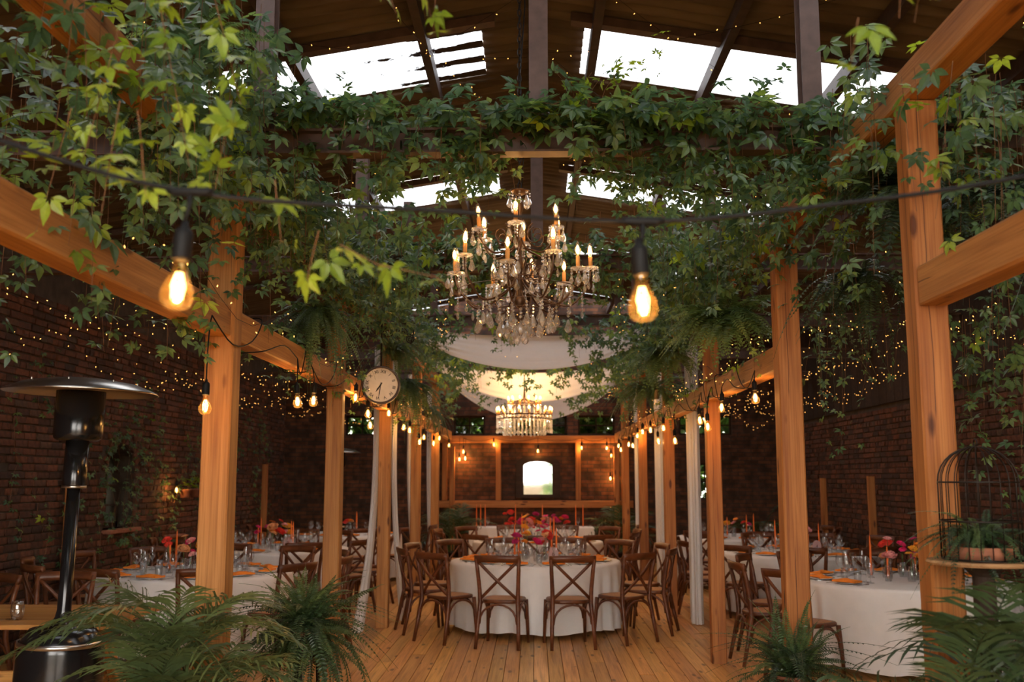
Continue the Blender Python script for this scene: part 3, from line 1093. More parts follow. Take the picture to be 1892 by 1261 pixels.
# ------------------------------------------------------------------ chairs
def make_chair():
    t = thing('crossback_chair', 'x', 'chair')
    # seat ring and rattan panel (front of the seat towards +y)
    n = 20
    def outline(k):
        pts = []
        for i in range(n):
            a = 2 * PI * i / n
            c, s_ = math.cos(a), math.sin(a)
            ex = 0.55
            x = math.copysign(abs(c) ** ex, c)
            y = math.copysign(abs(s_) ** ex, s_)
            w = lerp(0.185, 0.222, (y + 1) / 2)
            pts.append((x * w * k, y * 0.205 * k))
        return pts
    v = []
    for k, z in ((0.97, 0.425), (1.0, 0.432), (1.0, 0.452), (0.97, 0.46), (0.84, 0.46)):
        v += [(x, y, z) for x, y in outline(k)]
    f = []
    for r_ in range(4):
        for i in range(n):
            f.append((r_ * n + i, r_ * n + (i + 1) % n, (r_ + 1) * n + (i + 1) % n, (r_ + 1) * n + i))
    f.append(tuple(range(n - 1, -1, -1)))
    MB().add(v, f).build('seat_frame', M['chair_wood'], t, True)
    v = [(x, y, 0.4605) for x, y in outline(0.845)] + [(x, y, 0.466) for x, y in outline(0.7)]
    f = [(i, (i + 1) % n, n + (i + 1) % n, n + i) for i in range(n)] + [tuple(range(n, 2 * n))]
    MB().add(v, f).build('seat', M['rattan'], t, True)
    for s_ in (-1, 1):
        MB().tube([(s_ * 0.215, -0.29, 0.0), (s_ * 0.205, -0.245, 0.2), (s_ * 0.19, -0.2, 0.43), (s_ * 0.194, -0.208, 0.56), (s_ * 0.207, -0.24, 0.74), (s_ * 0.215, -0.27, 0.865)],
                  [0.017, 0.020, 0.0225, 0.021, 0.02, 0.018], 8).build('stile', M['chair_wood'], t, True)
        MB().tube([(s_ * 0.212, 0.205, 0.0), (s_ * 0.205, 0.185, 0.22), (s_ * 0.198, 0.165, 0.43)], [0.0145, 0.018, 0.021], 8).build('leg', M['chair_wood'], t, True)
    # wide curved top rail
    v, f = [], []
    m_ = 10
    for i in range(m_ + 1):
        u = i / m_ * 2 - 1
        x = u * 0.232
        y = -0.262 - 0.045 * (1 - u * u)
        dz = 0.006 * (1 - u * u)
        for (dy, z) in ((-0.013, 0.825), (0.013, 0.825), (0.016, 0.86), (0.012, 0.893), (-0.012, 0.895), (-0.016, 0.86)):
            v.append((x, y + dy - (z - 0.86) * 0.25, z + dz))
    for i in range(m_):
        for k in range(6):
            f.append((i * 6 + k, i * 6 + (k + 1) % 6, (i + 1) * 6 + (k + 1) % 6, (i + 1) * 6 + k))
    f += [tuple(range(5, -1, -1)), tuple(m_ * 6 + k for k in range(6))]
    MB().add(v, f).build('top_rail', M['chair_wood'], t, True)
    for s_ in (-1, 1):
        off = -0.008 * s_
        pts = []
        for i in range(9):
            u = i / 8
            x = s_ * lerp(-0.195, 0.182, u)
            z = lerp(0.835, 0.475, u)
            y = lerp(-0.266, -0.196, u) - 0.03 * math.sin(PI * u) + off
            pts.append((x, y, z))
        MB().tube(pts, 0.0085, 6, flat=2.0).build('cross_slat', M['chair_wood'], t, True)
    # bentwood arches between the legs, under the seat
    legs = {'bl': (-0.204, -0.235, 0.22), 'br': (0.204, -0.235, 0.22), 'fl': (-0.206, 0.187, 0.22), 'fr': (0.206, 0.187, 0.22)}
    for a, b in (('bl', 'br'), ('fl', 'fr'), ('bl', 'fl'), ('br', 'fr')):
        A, B = Vector(legs[a]), Vector(legs[b])
        pts = []
        for i in range(11):
            th = PI * i / 10
            u = 0.5 - 0.5 * math.cos(th)
            p = A.lerp(B, 0.04 + 0.92 * u)
            p.z = 0.235 + 0.185 * math.sin(th) ** 0.85
            pts.append(tuple(p))
        MB().tube(pts, 0.011, 6).build('stretcher_arch', M['chair_wood'], t, True)
    return t


CHAIR = make_chair()
chair_used = [False]


def place_chair(x, y, rz, label, group):
    if not chair_used[0]:
        o = CHAIR
        chair_used[0] = True
    else:
        o = copy_tree(CHAIR)
    o.location = (x, y, 0)
    o.rotation_euler = (0, 0, rz)
    tag(o, label, 'chair', group)


# ------------------------------------------------------------------ table things
def cloth_mesh(seed, r_top=0.95, z_top=0.737, hem=0.06):
    r = random.Random(seed)
    n = 132
    ph = [r.uniform(0, 6.28) for _ in range(4)]
    prof = [(0.0, z_top), (r_top * 0.5, z_top), (r_top * 0.97, z_top), (r_top, z_top - 0.006), (r_top + 0.008, z_top - 0.03)]
    rows = 9
    v = [(0, 0, z_top)]
    rings = []
    for rr_, z in prof[1:]:
        rings.append([(rr_ * math.cos(2 * PI * i / n), rr_ * math.sin(2 * PI * i / n), z) for i in range(n)])
    for k in range(1, rows + 1):
        u = k / rows
        z = lerp(z_top - 0.03, hem, u)
        ring = []
        for i in range(n):
            a = 2 * PI * i / n
            fold = math.sin(28 * a + ph[0] + 0.8 * math.sin(3 * a + ph[1])) * (0.55 + 0.45 * math.sin(5 * a + ph[2]))
            rad = r_top + 0.008 + 0.012 * u + fold * 0.046 * u ** 0.6
            ring.append((rad * math.cos(a), rad * math.sin(a), z + 0.012 * u * math.sin(7 * a + ph[3])))
        rings.append(ring)
    for ring in rings:
        v += ring
    f = [(0, 1 + i, 1 + (i + 1) % n) for i in range(n)]
    for k in range(len(rings) - 1):
        b0, b1 = 1 + k * n, 1 + (k + 1) * n
        for i in range(n):
            f.append((b0 + i, b1 + i, b1 + (i + 1) % n, b0 + (i + 1) % n))
    return MB().add(v, f)


WINE = MB().lathe([(0.0, 0.0), (0.034, 0.001), (0.033, 0.004), (0.006, 0.009), (0.004, 0.03), (0.004, 0.085), (0.016, 0.096), (0.034, 0.118), (0.041, 0.145), (0.038, 0.175), (0.031, 0.205)], 14, cap=False).mesh('wine_glass', M['glass'], True)
WINE2 = MB().lathe([(0.0, 0.0), (0.033, 0.001), (0.032, 0.004), (0.005, 0.009), (0.004, 0.03), (0.004, 0.095), (0.014, 0.106), (0.026, 0.13), (0.030, 0.16), (0.028, 0.195), (0.024, 0.225)], 14, cap=False).mesh('champagne_glass', M['glass'], True)
TUMB = MB().lathe([(0.0, 0.006), (0.026, 0.006), (0.027, 0.0), (0.031, 0.01), (0.034, 0.06), (0.033, 0.092), (0.0315, 0.092), (0.031, 0.06), (0.028, 0.012), (0.0, 0.012)], 14, cap=False).mesh('water_tumbler', M['glass'], True)
PLATE = MB().lathe([(0.0, 0.0), (0.07, 0.0), (0.085, 0.004), (0.125, 0.014), (0.127, 0.016), (0.085, 0.009), (0.07, 0.004), (0.0, 0.004)], 24, cap=False).mesh('dinner_plate', M['china'], True)


def napkin_mesh(seed):
    r = random.Random(seed)
    v, f = [], []
    nx, ny = 9, 4
    for i in range(nx + 1):
        u = i / nx * 2 - 1
        w = 0.052 * (0.45 + 0.75 * abs(u) ** 1.2)
        for j in range(ny + 1):
            q = j / ny * 2 - 1
            v.append((u * 0.115 + r.uniform(-0.004, 0.004), q * w + r.uniform(-0.004, 0.004), 0.012 + 0.018 * (1 - abs(u)) * (1 - q * q) + r.uniform(0, 0.008)))
    top = len(v)
    v += [(x, y, 0.0) for x, y, z in v]
    for i in range(nx):
        for j in range(ny):
            a = i * (ny + 1) + j
            f.append((a, a + ny + 1, a + ny + 2, a + 1))
            f.append((top + a, top + a + 1, top + a + ny + 2, top + a + ny + 1))
    for i in range(nx):
        for j in (0, ny):
            a = i * (ny + 1) + j
            q = (a, top + a, top + a + ny + 1, a + ny + 1)
            f.append(q if j == 0 else q[::-1])
    for i in (0, nx):
        for j in range(ny):
            a = i * (ny + 1) + j
            q = (a, a + 1, top + a + 1, top + a)
            f.append(q if i == 0 else q[::-1])
    return MB().add(v, f).mesh('folded_napkin', M['napkin'], False)


NAPS = [napkin_mesh(k) for k in range(4)]


def cutlery(kind):
    mb = MB()
    mb.tube([(0, -0.1, 0.003), (0, -0.02, 0.003), (0, 0.03, 0.004)], [0.006, 0.0035, 0.003], 6, flat=0.4)
    if kind == 'fork':
        mb.box((-0.010, 0.028, 0.003), (0.010, 0.05, 0.005))
        for k in range(4):
            x = -0.009 + 0.006 * k
            mb.box((x - 0.0014, 0.05, 0.003), (x + 0.0014, 0.09, 0.005))
    elif kind == 'knife':
        mb.add([(-0.008, 0.025, 0.003), (0.006, 0.025, 0.003), (0.008, 0.1, 0.003), (-0.002, 0.12, 0.003), (-0.008, 0.025, 0.0045), (0.006, 0.025, 0.0045), (0.008, 0.1, 0.0045), (-0.002, 0.12, 0.0045)],
               [(3, 2, 1, 0), (4, 5, 6, 7), (0, 1, 5, 4), (1, 2, 6, 5), (2, 3, 7, 6), (3, 0, 4, 7)])
    else:
        mb.lathe([(0.0, 0.0), (0.012, 0.002), (0.018, 0.006), (0.0185, 0.007), (0.012, 0.0035), (0.0, 0.0015)], 12, Matrix.Translation((0, 0.055, 0.001)) @ Matrix.Diagonal((0.9, 1.35, 1, 1)), cap=False)
    return mb.mesh(kind, M['silver'], True)


CUT = {k: cutlery(k) for k in ('fork', 'knife', 'spoon')}


def petal_ball(seed, n=26, rad=0.04, flat_=0.8):
    """ruffled bloom out of curled petals"""
    r = random.Random(seed)
    mb = MB()
    for k in range(n):
        u = (k + 0.5) / n
        th = math.acos(1 - 1.25 * u)
        ph = k * 2.399963
        s_ = rad * lerp(0.45, 0.95, u)
        L_ = rad * lerp(0.55, 0.95, u)
        fr = Matrix.Rotation(ph, 4, 'Z') @ Matrix.Rotation(th + r.uniform(-0.2, 0.2), 4, 'Y') @ Matrix.Translation((0, 0, rad * 0.18))
        w = s_ * 0.62
        vs = [(0, -w * 0.35, 0), (0, w * 0.35, 0), (r.uniform(-0.1, 0.1) * rad, -w, L_ * 0.55), (0.22 * rad, 0, L_ * 0.55), (r.uniform(-0.1, 0.1) * rad, w, L_ * 0.55),
              (-0.2 * rad, -w * 0.8, L_ * r.uniform(0.85, 1.0)), (-0.05 * rad, 0, L_ * r.uniform(0.95, 1.1)), (-0.2 * rad, w * 0.8, L_ * r.uniform(0.85, 1.0))]
        fs = [(0, 1, 3), (0, 3, 2), (1, 4, 3), (2, 3, 6, 5), (3, 4, 7, 6)]
        mb.add(vs, fs, Matrix.Diagonal((1, 1, flat_, 1)) @ fr)
    return mb


def daisy(seed, rad=0.045):
    r = random.Random(seed)
    mb = MB()
    for ring, (nn, ln, zz) in enumerate(((18, 1.0, 0.0), (14, 0.75, 0.006))):
        for k in range(nn):
            a = 2 * PI * (k + 0.5 * ring) / nn
            R_ = Matrix.Rotation(a, 4, 'Z')
            l_ = rad * ln * r.uniform(0.92, 1.05)
            mb.add([(0.004, -0.004, zz), (0.004, 0.004, zz), (l_ * 0.7, 0.0075, zz + 0.006), (l_ * 0.7, -0.0075, zz + 0.006), (l_, 0, zz + r.uniform(0.0, 0.006))], [(0, 3, 2, 1), (3, 4, 2)], R_)
    mb.lathe([(0.0, 0.012), (0.01, 0.010), (0.013, 0.004), (0.0, 0.0)], 8, cap=False)
    return mb


FC = {'coral red': (0.85, 0.05, 0.03), 'hot pink': (0.80, 0.02, 0.16), 'orange': (0.95, 0.24, 0.02), 'pale pink': (0.85, 0.32, 0.30), 'peach': (0.92, 0.38, 0.16), 'magenta': (0.55, 0.02, 0.14), 'yellow orange': (0.95, 0.36, 0.02)}
for k_, c_ in FC.items():
    M['bloom ' + k_] = flat('bloom_' + k_.replace(' ', '_'), c_, 0.7, noise=0.25, nscale=60)
M['bloom_stem'] = flat('flower_stem', (0.06, 0.14, 0.03), 0.6)
M['card'] = flat('pink_card', (0.55, 0.32, 0.30), 0.8)
M['card_ink'] = flat('card_ink', (0.12, 0.05, 0.05), 0.8)
M['honey'] = flat('amber_glass_water', (0.75, 0.30, 0.03), 0.15)
BALL = {k_: [petal_ball(q, 26).mesh('bloom', M['bloom ' + k_]) for q in range(2)] for k_ in FC}
DAIS = {k_: daisy(5).mesh('bloom', M['bloom ' + k_]) for k_ in FC}
PEONY = {k_: petal_ball(9, 40, 0.062, 0.85).mesh('bloom', M['bloom ' + k_]) for k_ in FC}


def flower(x, y, z, h, color, kind, label, group, r):
    t = thing('cut_flower', label, 'flower', (x, y, z), r.uniform(0, 6.28), group)
    lean = r.uniform(0.0, 0.035)
    MB().tube([(0, 0, 0.004), (lean * 0.3, 0, h * 0.5), (lean, 0, h)], [0.0022, 0.002, 0.002], 5).build('stem', M['bloom_stem'], t)
    me = {'ball': BALL[color][r.randrange(2)], 'daisy': DAIS[color], 'peony': PEONY[color]}[kind]
    ob('bloom', me, t, (lean, 0, h - 0.008), (r.uniform(-0.6, 0.6), r.uniform(-0.6, 0.6), 0), r.uniform(0.9, 1.2))
    return t


VASES = [MB().lathe([(0.0, 0.005), (0.022, 0.004), (0.024, 0.0), (0.028, 0.01), (0.026, 0.07), (0.013, 0.1), (0.011, 0.13), (0.014, 0.14), (0.0125, 0.14), (0.0095, 0.13), (0.0115, 0.1), (0.024, 0.07), (0.025, 0.012), (0.0, 0.008)], 12, cap=False).mesh('bud_vase', M['glass'], True),
         MB().lathe([(0.0, 0.005), (0.03, 0.004), (0.032, 0.0), (0.036, 0.015), (0.036, 0.09), (0.024, 0.112), (0.025, 0.13), (0.023, 0.13), (0.022, 0.112), (0.033, 0.088), (0.033, 0.015), (0.0, 0.01)], 12, cap=False).mesh('jar_vase', M['glass'], True)]
TAPER = MB().lathe([(0.0, 0.0), (0.0115, 0.0), (0.0115, 0.01), (0.0095, 0.2), (0.005, 0.262), (0.0012, 0.268), (0.0012, 0.28), (0.0, 0.28)], 10, cap=False).mesh('taper', M['candle_orange'], True)
HOLDER = MB().lathe([(0.0, 0.0), (0.028, 0.0), (0.030, 0.006), (0.012, 0.012), (0.010, 0.02), (0.0155, 0.026), (0.0155, 0.045), (0.0125, 0.045), (0.0125, 0.024), (0.0, 0.022)], 12, cap=False).mesh('candle_holder', M['glass'], True)
NTH = ['first', 'second', 'third', 'fourth', 'fifth', 'sixth', 'seventh', 'eighth', 'ninth', 'tenth', 'eleventh']
ORD = [''] + [q + ' clockwise from camera' for q in NTH]
ORD[0] = 'camera side'

TABLES = [  # x, y, first chair angle from the camera side, nickname, detail, card, chairs
    (0.01, 11.45, 15, 'chandelier table', 2, '6', 12),
    (0.05, 14.9, 0, 'table before the head table', 2, '', 11),
    (-3.35, 9.95, 12, 'palm-side table', 2, '7', 11),
    (-3.4, 13.25, 5, 'second palm-side table', 1, '9', 11),
    (-3.15, 16.65, 12, 'far clock-side table', 0, '', 11),
    (3.35, 9.35, 25, 'birdcage-side table', 2, '5', 11),
    (3.27, 12.7, 10, 'second birdcage-side table', 1, '4', 11),
    (3.2, 16.05, 0, 'far birdcage-side table', 0, '', 11),
]
TZ = 0.738
TR = 0.95
for ti, (cx, cy_, a0, nick, det, card, NCH) in enumerate(TABLES):
    r = random.Random(100 + ti)
    t = thing('round_table', 'round table hidden under white linen, the ' + nick, 'table', (cx, cy_, 0), group='round tables')
    MB().lathe([(0.0, 0.705), (0.93, 0.705), (0.935, 0.71), (0.935, 0.73), (0.0, 0.73)], 48, cap=False).build('tabletop', M['table_wood'], t)
    for k in range(4):
        a = PI / 4 + k * PI / 2
        MB().tube([(0.6 * math.cos(a), 0.6 * math.sin(a), 0), (0.5 * math.cos(a), 0.5 * math.sin(a), 0.705)], 0.022, 8).build('leg', M['table_wood'], t)
    o = cloth_mesh(ti).build('tablecloth', M['linen'], None, True, (cx, cy_, 0), (0, 0, r.uniform(0, 6)))
    tag(o, 'floor-length white linen tablecloth on the ' + nick, 'tablecloth', 'round white tablecloths')
    for k in range(NCH):
        # angle 0 = towards the camera (-y); clockwise seen from above goes to -x
        a = math.radians(a0 + 360 / NCH * k)
        ux, uy = -math.sin(a), -math.cos(a)
        side = ti in (2, 3, 4) and ux < -0.93 or ti in (5, 6, 7) and ux > 0.93
        lab = 'dark cross-back chair at the %s, %s' % (nick, ORD[k])
        rc = 1.22 + r.uniform(0.0, 0.05)
        if det == 0 and uy > 0.3:
            continue
        if ti == 5 and k in (0, 10):
            continue
        # local +y faces the table
        ang = math.atan2(-uy, -ux) - PI / 2 + r.uniform(-0.12, 0.12)
        place_chair(cx + ux * rc, cy_ + uy * rc, ang, lab, 'chairs round the ' + nick)
        # place setting, half a step off in places so that it faces its chair
        tx, ty = uy, -ux
        px, py = cx + ux * 0.74, cy_ + uy * 0.74
        sq = 'on the %s, %s' % (nick, ORD[k])
        o = ob('dinner_plate', PLATE, None, (px, py, TZ), (0, 0, ang))
        tag(o, 'white plate ' + sq, 'plate', 'plates on the ' + nick)
        o = ob('folded_napkin', NAPS[r.randrange(4)], None, (px, py, TZ + 0.014), (0, 0, ang + r.uniform(-0.4, 0.4)))
        tag(o, 'orange napkin ' + sq, 'napkin', 'napkins on the ' + nick)
        if det >= 1:
            for kind, off in (('fork', -0.15), ('knife', 0.148), ('spoon', 0.18)):
                if det < 2 and kind == 'fork':
                    continue
                o = ob(kind, CUT[kind], None, (px + tx * -off, py + ty * -off, TZ), (0, 0, ang + r.uniform(-0.06, 0.06)))
                tag(o, 'silver %s %s' % (kind, sq), kind, kind + ' set on the ' + nick)
        for q, (me, nm, lb) in enumerate(((WINE, 'wine_glass', 'round wine glass'), (WINE2, 'champagne_glass', 'slim wine glass'), (TUMB, 'water_tumbler', 'low water tumbler'))):
            if det == 0 and q == 2:
                continue
            rad_ = 0.53 - 0.02 * q
            off = (-0.09 + 0.085 * q)
            o = ob(nm, me, None, (cx + ux * rad_ + tx * off + r.uniform(-0.012, 0.012), cy_ + uy * rad_ + ty * off, TZ), (0, 0, 0))
            tag(o, lb + ' ' + sq, 'glass', lb + ' on the ' + nick)
    # centre pieces
    colors = list(FC)
    nv = 7 if det else 5
    for k in range(nv):
        a = 2 * PI * k / nv + 0.3
        rad_ = 0.12 + 0.14 * ((k * 5) % 3) / 2
        vx, vy = cx + rad_ * math.cos(a), cy_ + rad_ * math.sin(a)
        o = ob('bud_vase', VASES[k % 2], None, (vx, vy, TZ))
        cl = colors[(k * 3 + ti) % 7]
        tag(o, 'clear glass bud vase of %s flowers, %s on the %s' % (cl, NTH[k], nick), 'vase', 'bud vases on the ' + nick)
        for q in range(2 if det else 1):
            kind = ('ball', 'peony', 'daisy', 'ball')[(k + q + ti) % 4]
            hh = r.uniform(0.18, 0.23) + (0.06 if kind == 'daisy' else 0) + 0.085 * q
            flower(vx + r.uniform(-0.004, 0.004), vy + r.uniform(-0.004, 0.004), TZ + 0.008, hh, cl, kind,
                   '%s %s in %s bud vase, %s' % (cl, {'ball': 'carnation', 'peony': 'peony', 'daisy': 'gerbera'}[kind] + ('' if q == 0 else ' stem leaning out'), NTH[k], nick), 'flowers on the ' + nick, r)
    for k in range(4):
        a = 2 * PI * k / 4 + 0.9
        vx, vy = cx + 0.30 * math.cos(a), cy_ + 0.22 * math.sin(a)
        o = ob('candle_holder', HOLDER, None, (vx, vy, TZ))
        tag(o, 'clear glass holder of the %s orange taper on the %s' % (NTH[k], nick), 'candle holder', 'candle holders on the ' + nick)
        o = ob('taper_candle', TAPER, None, (vx, vy, TZ + 0.024), None, (1, 1, (1.15, 1.35, 1.05, 1.25)[k]))
        tag(o, 'unlit orange taper candle, %s on the %s' % (NTH[k], nick), 'candle', 'orange tapers on the ' + nick)
    if card:
        t = thing('table_card', 'pink arched card with the table number on the ' + nick, 'table card', (cx + 0.2, cy_ - 0.16, TZ), 0.1, 'table number cards')
        poly = [(-0.055, 0), (0.055, 0), (0.055, 0.1)] + [(0.055 * math.cos(PI * i / 8), 0.1 + 0.055 * math.sin(PI * i / 8)) for i in range(1, 8)] + [(-0.055, 0.1)]
        MB().prism(poly, -0.003, 0.003).build('card_panel', M['card'], t)
        text_obj('number', card, 0.07, M['card_ink'], t, (0, -0.0042, 0.075), (PI / 2, 0, 0))

# head table against the back wall
t = thing('head_table', 'long head table before the arched mirror, legs hidden by cloth', 'table', (-0.05, 18.75, 0))
MB().box((-1.12, -0.36, 0.72), (1.12, 0.36, 0.745)).build('tabletop', M['table_wood'], t)
for x in (-1.0, 1.0):
    for y in (-0.3, 0.3):
        MB().box((x - 0.03, y - 0.03, 0), (x + 0.03, y + 0.03, 0.72)).build('leg', M['table_wood'], t)
mb = MB()
n = 160
per = []
w_, d_ = 1.14, 0.38
tot = 4 * (w_ + d_)
for i in range(n):
    s_ = tot * i / n
    if s_ < 2 * w_:
        per.append((-w_ + s_, -d_, 0, -1))
    elif s_ < 2 * w_ + 2 * d_:
        per.append((w_, -d_ + s_ - 2 * w_, 1, 0))
    elif s_ < 4 * w_ + 2 * d_:
        per.append((w_ - (s_ - 2 * w_ - 2 * d_), d_, 0, 1))
    else:
        per.append((-w_, d_ - (s_ - 4 * w_ - 2 * d_), -1, 0))
v = [(x, y, 0.752) for x, y, _a, _b in per]
for k in range(1, 5):
    u = k / 4
    for i, (x, y, nx_, ny_) in enumerate(per):
        fo_ = (0.012 + 0.018 * math.sin(i * 0.9 + math.sin(i * 0.23) * 2)) * u
        v.append((x + nx_ * fo_, y + ny_ * fo_, lerp(0.752, 0.03, u)))
f = [tuple(range(n))]
for k in range(4):
    for i in range(n):
        f.append((k * n + i, (k + 1) * n + i, (k + 1) * n + (i + 1) % n, k * n + (i + 1) % n))
o = mb.add(v, f).build('tablecloth', M['linen'], None, False, (-0.05, 18.75, 0))
tag(o, 'white linen cloth over the long head table before the mirror', 'tablecloth')
r = random.Random(77)
cols = ['coral red', 'coral red', 'hot pink', 'peach', 'magenta', 'pale pink', 'pale pink', 'magenta', 'orange']
for k in range(30):
    u = k / 29
    x = -0.05 + lerp(-0.52, 0.62, u) + r.uniform(-0.03, 0.03)
    cl = cols[min(8, int(u * 8.9))] if r.random() < 0.75 else r.choice(cols)
    flower(x, 18.55 + r.uniform(-0.1, 0.12), TZ, r.uniform(0.05, 0.2) + (0.1 if k % 4 == 0 else 0), cl, 'peony' if k % 3 else 'ball',
           '%s bloom along the head table, %s from the heater side' % (cl, ['1st', '2nd', '3rd'][k] if k < 3 else '%dth' % (k + 1)), 'flowers along the head table', r)
for k, x in enumerate((-1.02, -0.95, -0.86, 0.82, 0.95, -0.3, 0.2)):
    o = ob('candle_holder', HOLDER, None, (-0.05 + x, 18.7 + 0.1 * (k % 2), TZ))
    tag(o, 'clear holder of the %s tall taper on the head table' % NTH[k], 'candle holder', 'candle holders on the head table')
    o = ob('taper_candle', TAPER, None, (-0.05 + x, 18.7 + 0.1 * (k % 2), TZ + 0.024), None, (1, 1, 1.5))
    tag(o, 'tall orange taper on the head table, %s from the heater side' % NTH[k], 'candle', 'tall tapers on the head table')
for k in range(4):
    x = -0.85 + 0.55 * k
    o = ob('wine_glass', WINE, None, (x, 18.5, TZ))
    tag(o, 'round wine glass on the head table, %s from the heater side' % NTH[k], 'glass', 'glasses on the head table')

# ------------------------------------------------------------------ trestle table beside the heater
t = thing('trestle_table', 'plank-topped pine trestle table behind the patio heater', 'table', (-3.35, 6.7, 0))
for k in range(5):
    y = -0.5 + 0.2 * k
    timber('board', (-0.75, y + 0.1, 0.745), (0.72, y + 0.1, 0.745), 0.196, 0.03, M['table_wood'], t, seed=200 + k, bev=0.004)
for x in (-0.55, 0.52):
    for s_ in (-1, 1):
        timber('leg', (x, s_ * 0.42, 0.0), (x, -s_ * 0.18, 0.725), 0.055, 0.09, M['table_wood'], t, seed=210, bev=0.006).location.x += 0.03 * s_
    timber('apron', (x, -0.4, 0.69), (x, 0.4, 0.69), 0.04, 0.07, M['table_wood'], t, seed=211, bev=0.005)
timber('stretcher', (-0.55, 0.06, 0.34), (0.52, 0.06, 0.34), 0.05, 0.09, M['table_wood'], t, seed=212, bev=0.006)
o = ob('stemless_glass', MB().lathe([(0.0, 0.004), (0.025, 0.003), (0.028, 0.0), (0.038, 0.02), (0.044, 0.055), (0.04, 0.09), (0.034, 0.115), (0.0325, 0.115), (0.0385, 0.09), (0.0425, 0.055), (0.036, 0.022), (0.0, 0.012)], 20, cap=False).mesh('stemless_glass', M['glass'], True), None, (-3.28, 6.42, 0.761))
tag(o, 'stemless glass on the pine trestle table', 'glass')
o = ob('spoon', CUT['spoon'], None, (-3.36, 6.36, 0.761), (0, 0, -0.9))
tag(o, 'spoon lying on the pine trestle table', 'spoon')
# slat-back bench chairs behind the trestle table
place_chair(-4.35, 7.75, PI * 0.86, 'dark cross-back chair standing behind the trestle table', 'chairs by the trestle table')
place_chair(-3.75, 7.9, PI * 1.05, 'dark cross-back chair between trestle table and palm-side table', 'chairs by the trestle table')


# ------------------------------------------------------------------ patio heaters
def heater():
    t = thing('patio_heater', 'black mushroom patio heater with steel reflector beside the trestle table', 'heater', (-2.62, 5.6, 0))
    MB().lathe([(0.0, 0.02), (0.235, 0.02), (0.245, 0.04), (0.225, 0.72), (0.22, 0.76), (0.19, 0.80), (0.17, 0.83), (0.0, 0.835)], 36, cap=False).build('tank_housing', M['black_gloss'], t, True)
    MB().lathe([(0.0, 0.0), (0.26, 0.0), (0.262, 0.02), (0.24, 0.035), (0.0, 0.035)], 36, cap=False).build('base_ring', M['black'], t, True)
    MB().lathe([(0.222, 0.742), (0.229, 0.744), (0.227, 0.772), (0.219, 0.77)], 36, cap=False).build('trim_band', M['steel_bright'], t, True)
    MB().lathe([(0.085, 0.83), (0.07, 0.85), (0.045, 0.89), (0.037, 0.93), (0.035, 1.62), (0.0, 1.62)], 20, cap=False).build('pole', M['black_gloss'], t, True)
    MB().lathe([(0.0, 1.60), (0.062, 1.60), (0.064, 1.61), (0.062, 1.86), (0.0, 1.86)], 20, cap=False).build('burner_tube', M['black_gloss'], t, True)
    MB().lathe([(0.06, 1.595), (0.066, 1.595), (0.066, 1.61), (0.06, 1.61)], 20, cap=False).build('burner_collar', M['steel_bright'], t, True)
    MB().lathe([(0.0, 1.86), (0.11, 1.86), (0.128, 1.875), (0.132, 1.9), (0.132, 2.14), (0.0, 2.14)], 28, cap=False).build('emitter_screen', M['black_gloss'], t, True)
    rf = MB().lathe([(0.0, 2.215), (0.14, 2.21), (0.30, 2.185), (0.40, 2.145), (0.412, 2.13), (0.418, 2.128), (0.406, 2.142), (0.30, 2.178), (0.14, 2.2), (0.0, 2.204)], 48, cap=False).build('reflector', M['steel_bright'], t, True)
    for k in range(8):
        a = 2 * PI * k / 8 + 0.2
        ob('rivet', MB().lathe([(0.0, 0.012), (0.005, 0.01), (0.006, 0.0), (0.0, 0.0)], 8, cap=False).mesh('rivet', M['steel_bright']), t, (0.3 * math.cos(a), 0.3 * math.sin(a), 2.184))
    return t


h1 = heater()
h1.rotation_euler = (0, math.radians(1.2), 0)
h2 = copy_tree(h1)
h2.location = (-3.75, 18.9, 0)
tag(h2, 'black patio heater standing in the dark far corner', 'heater')


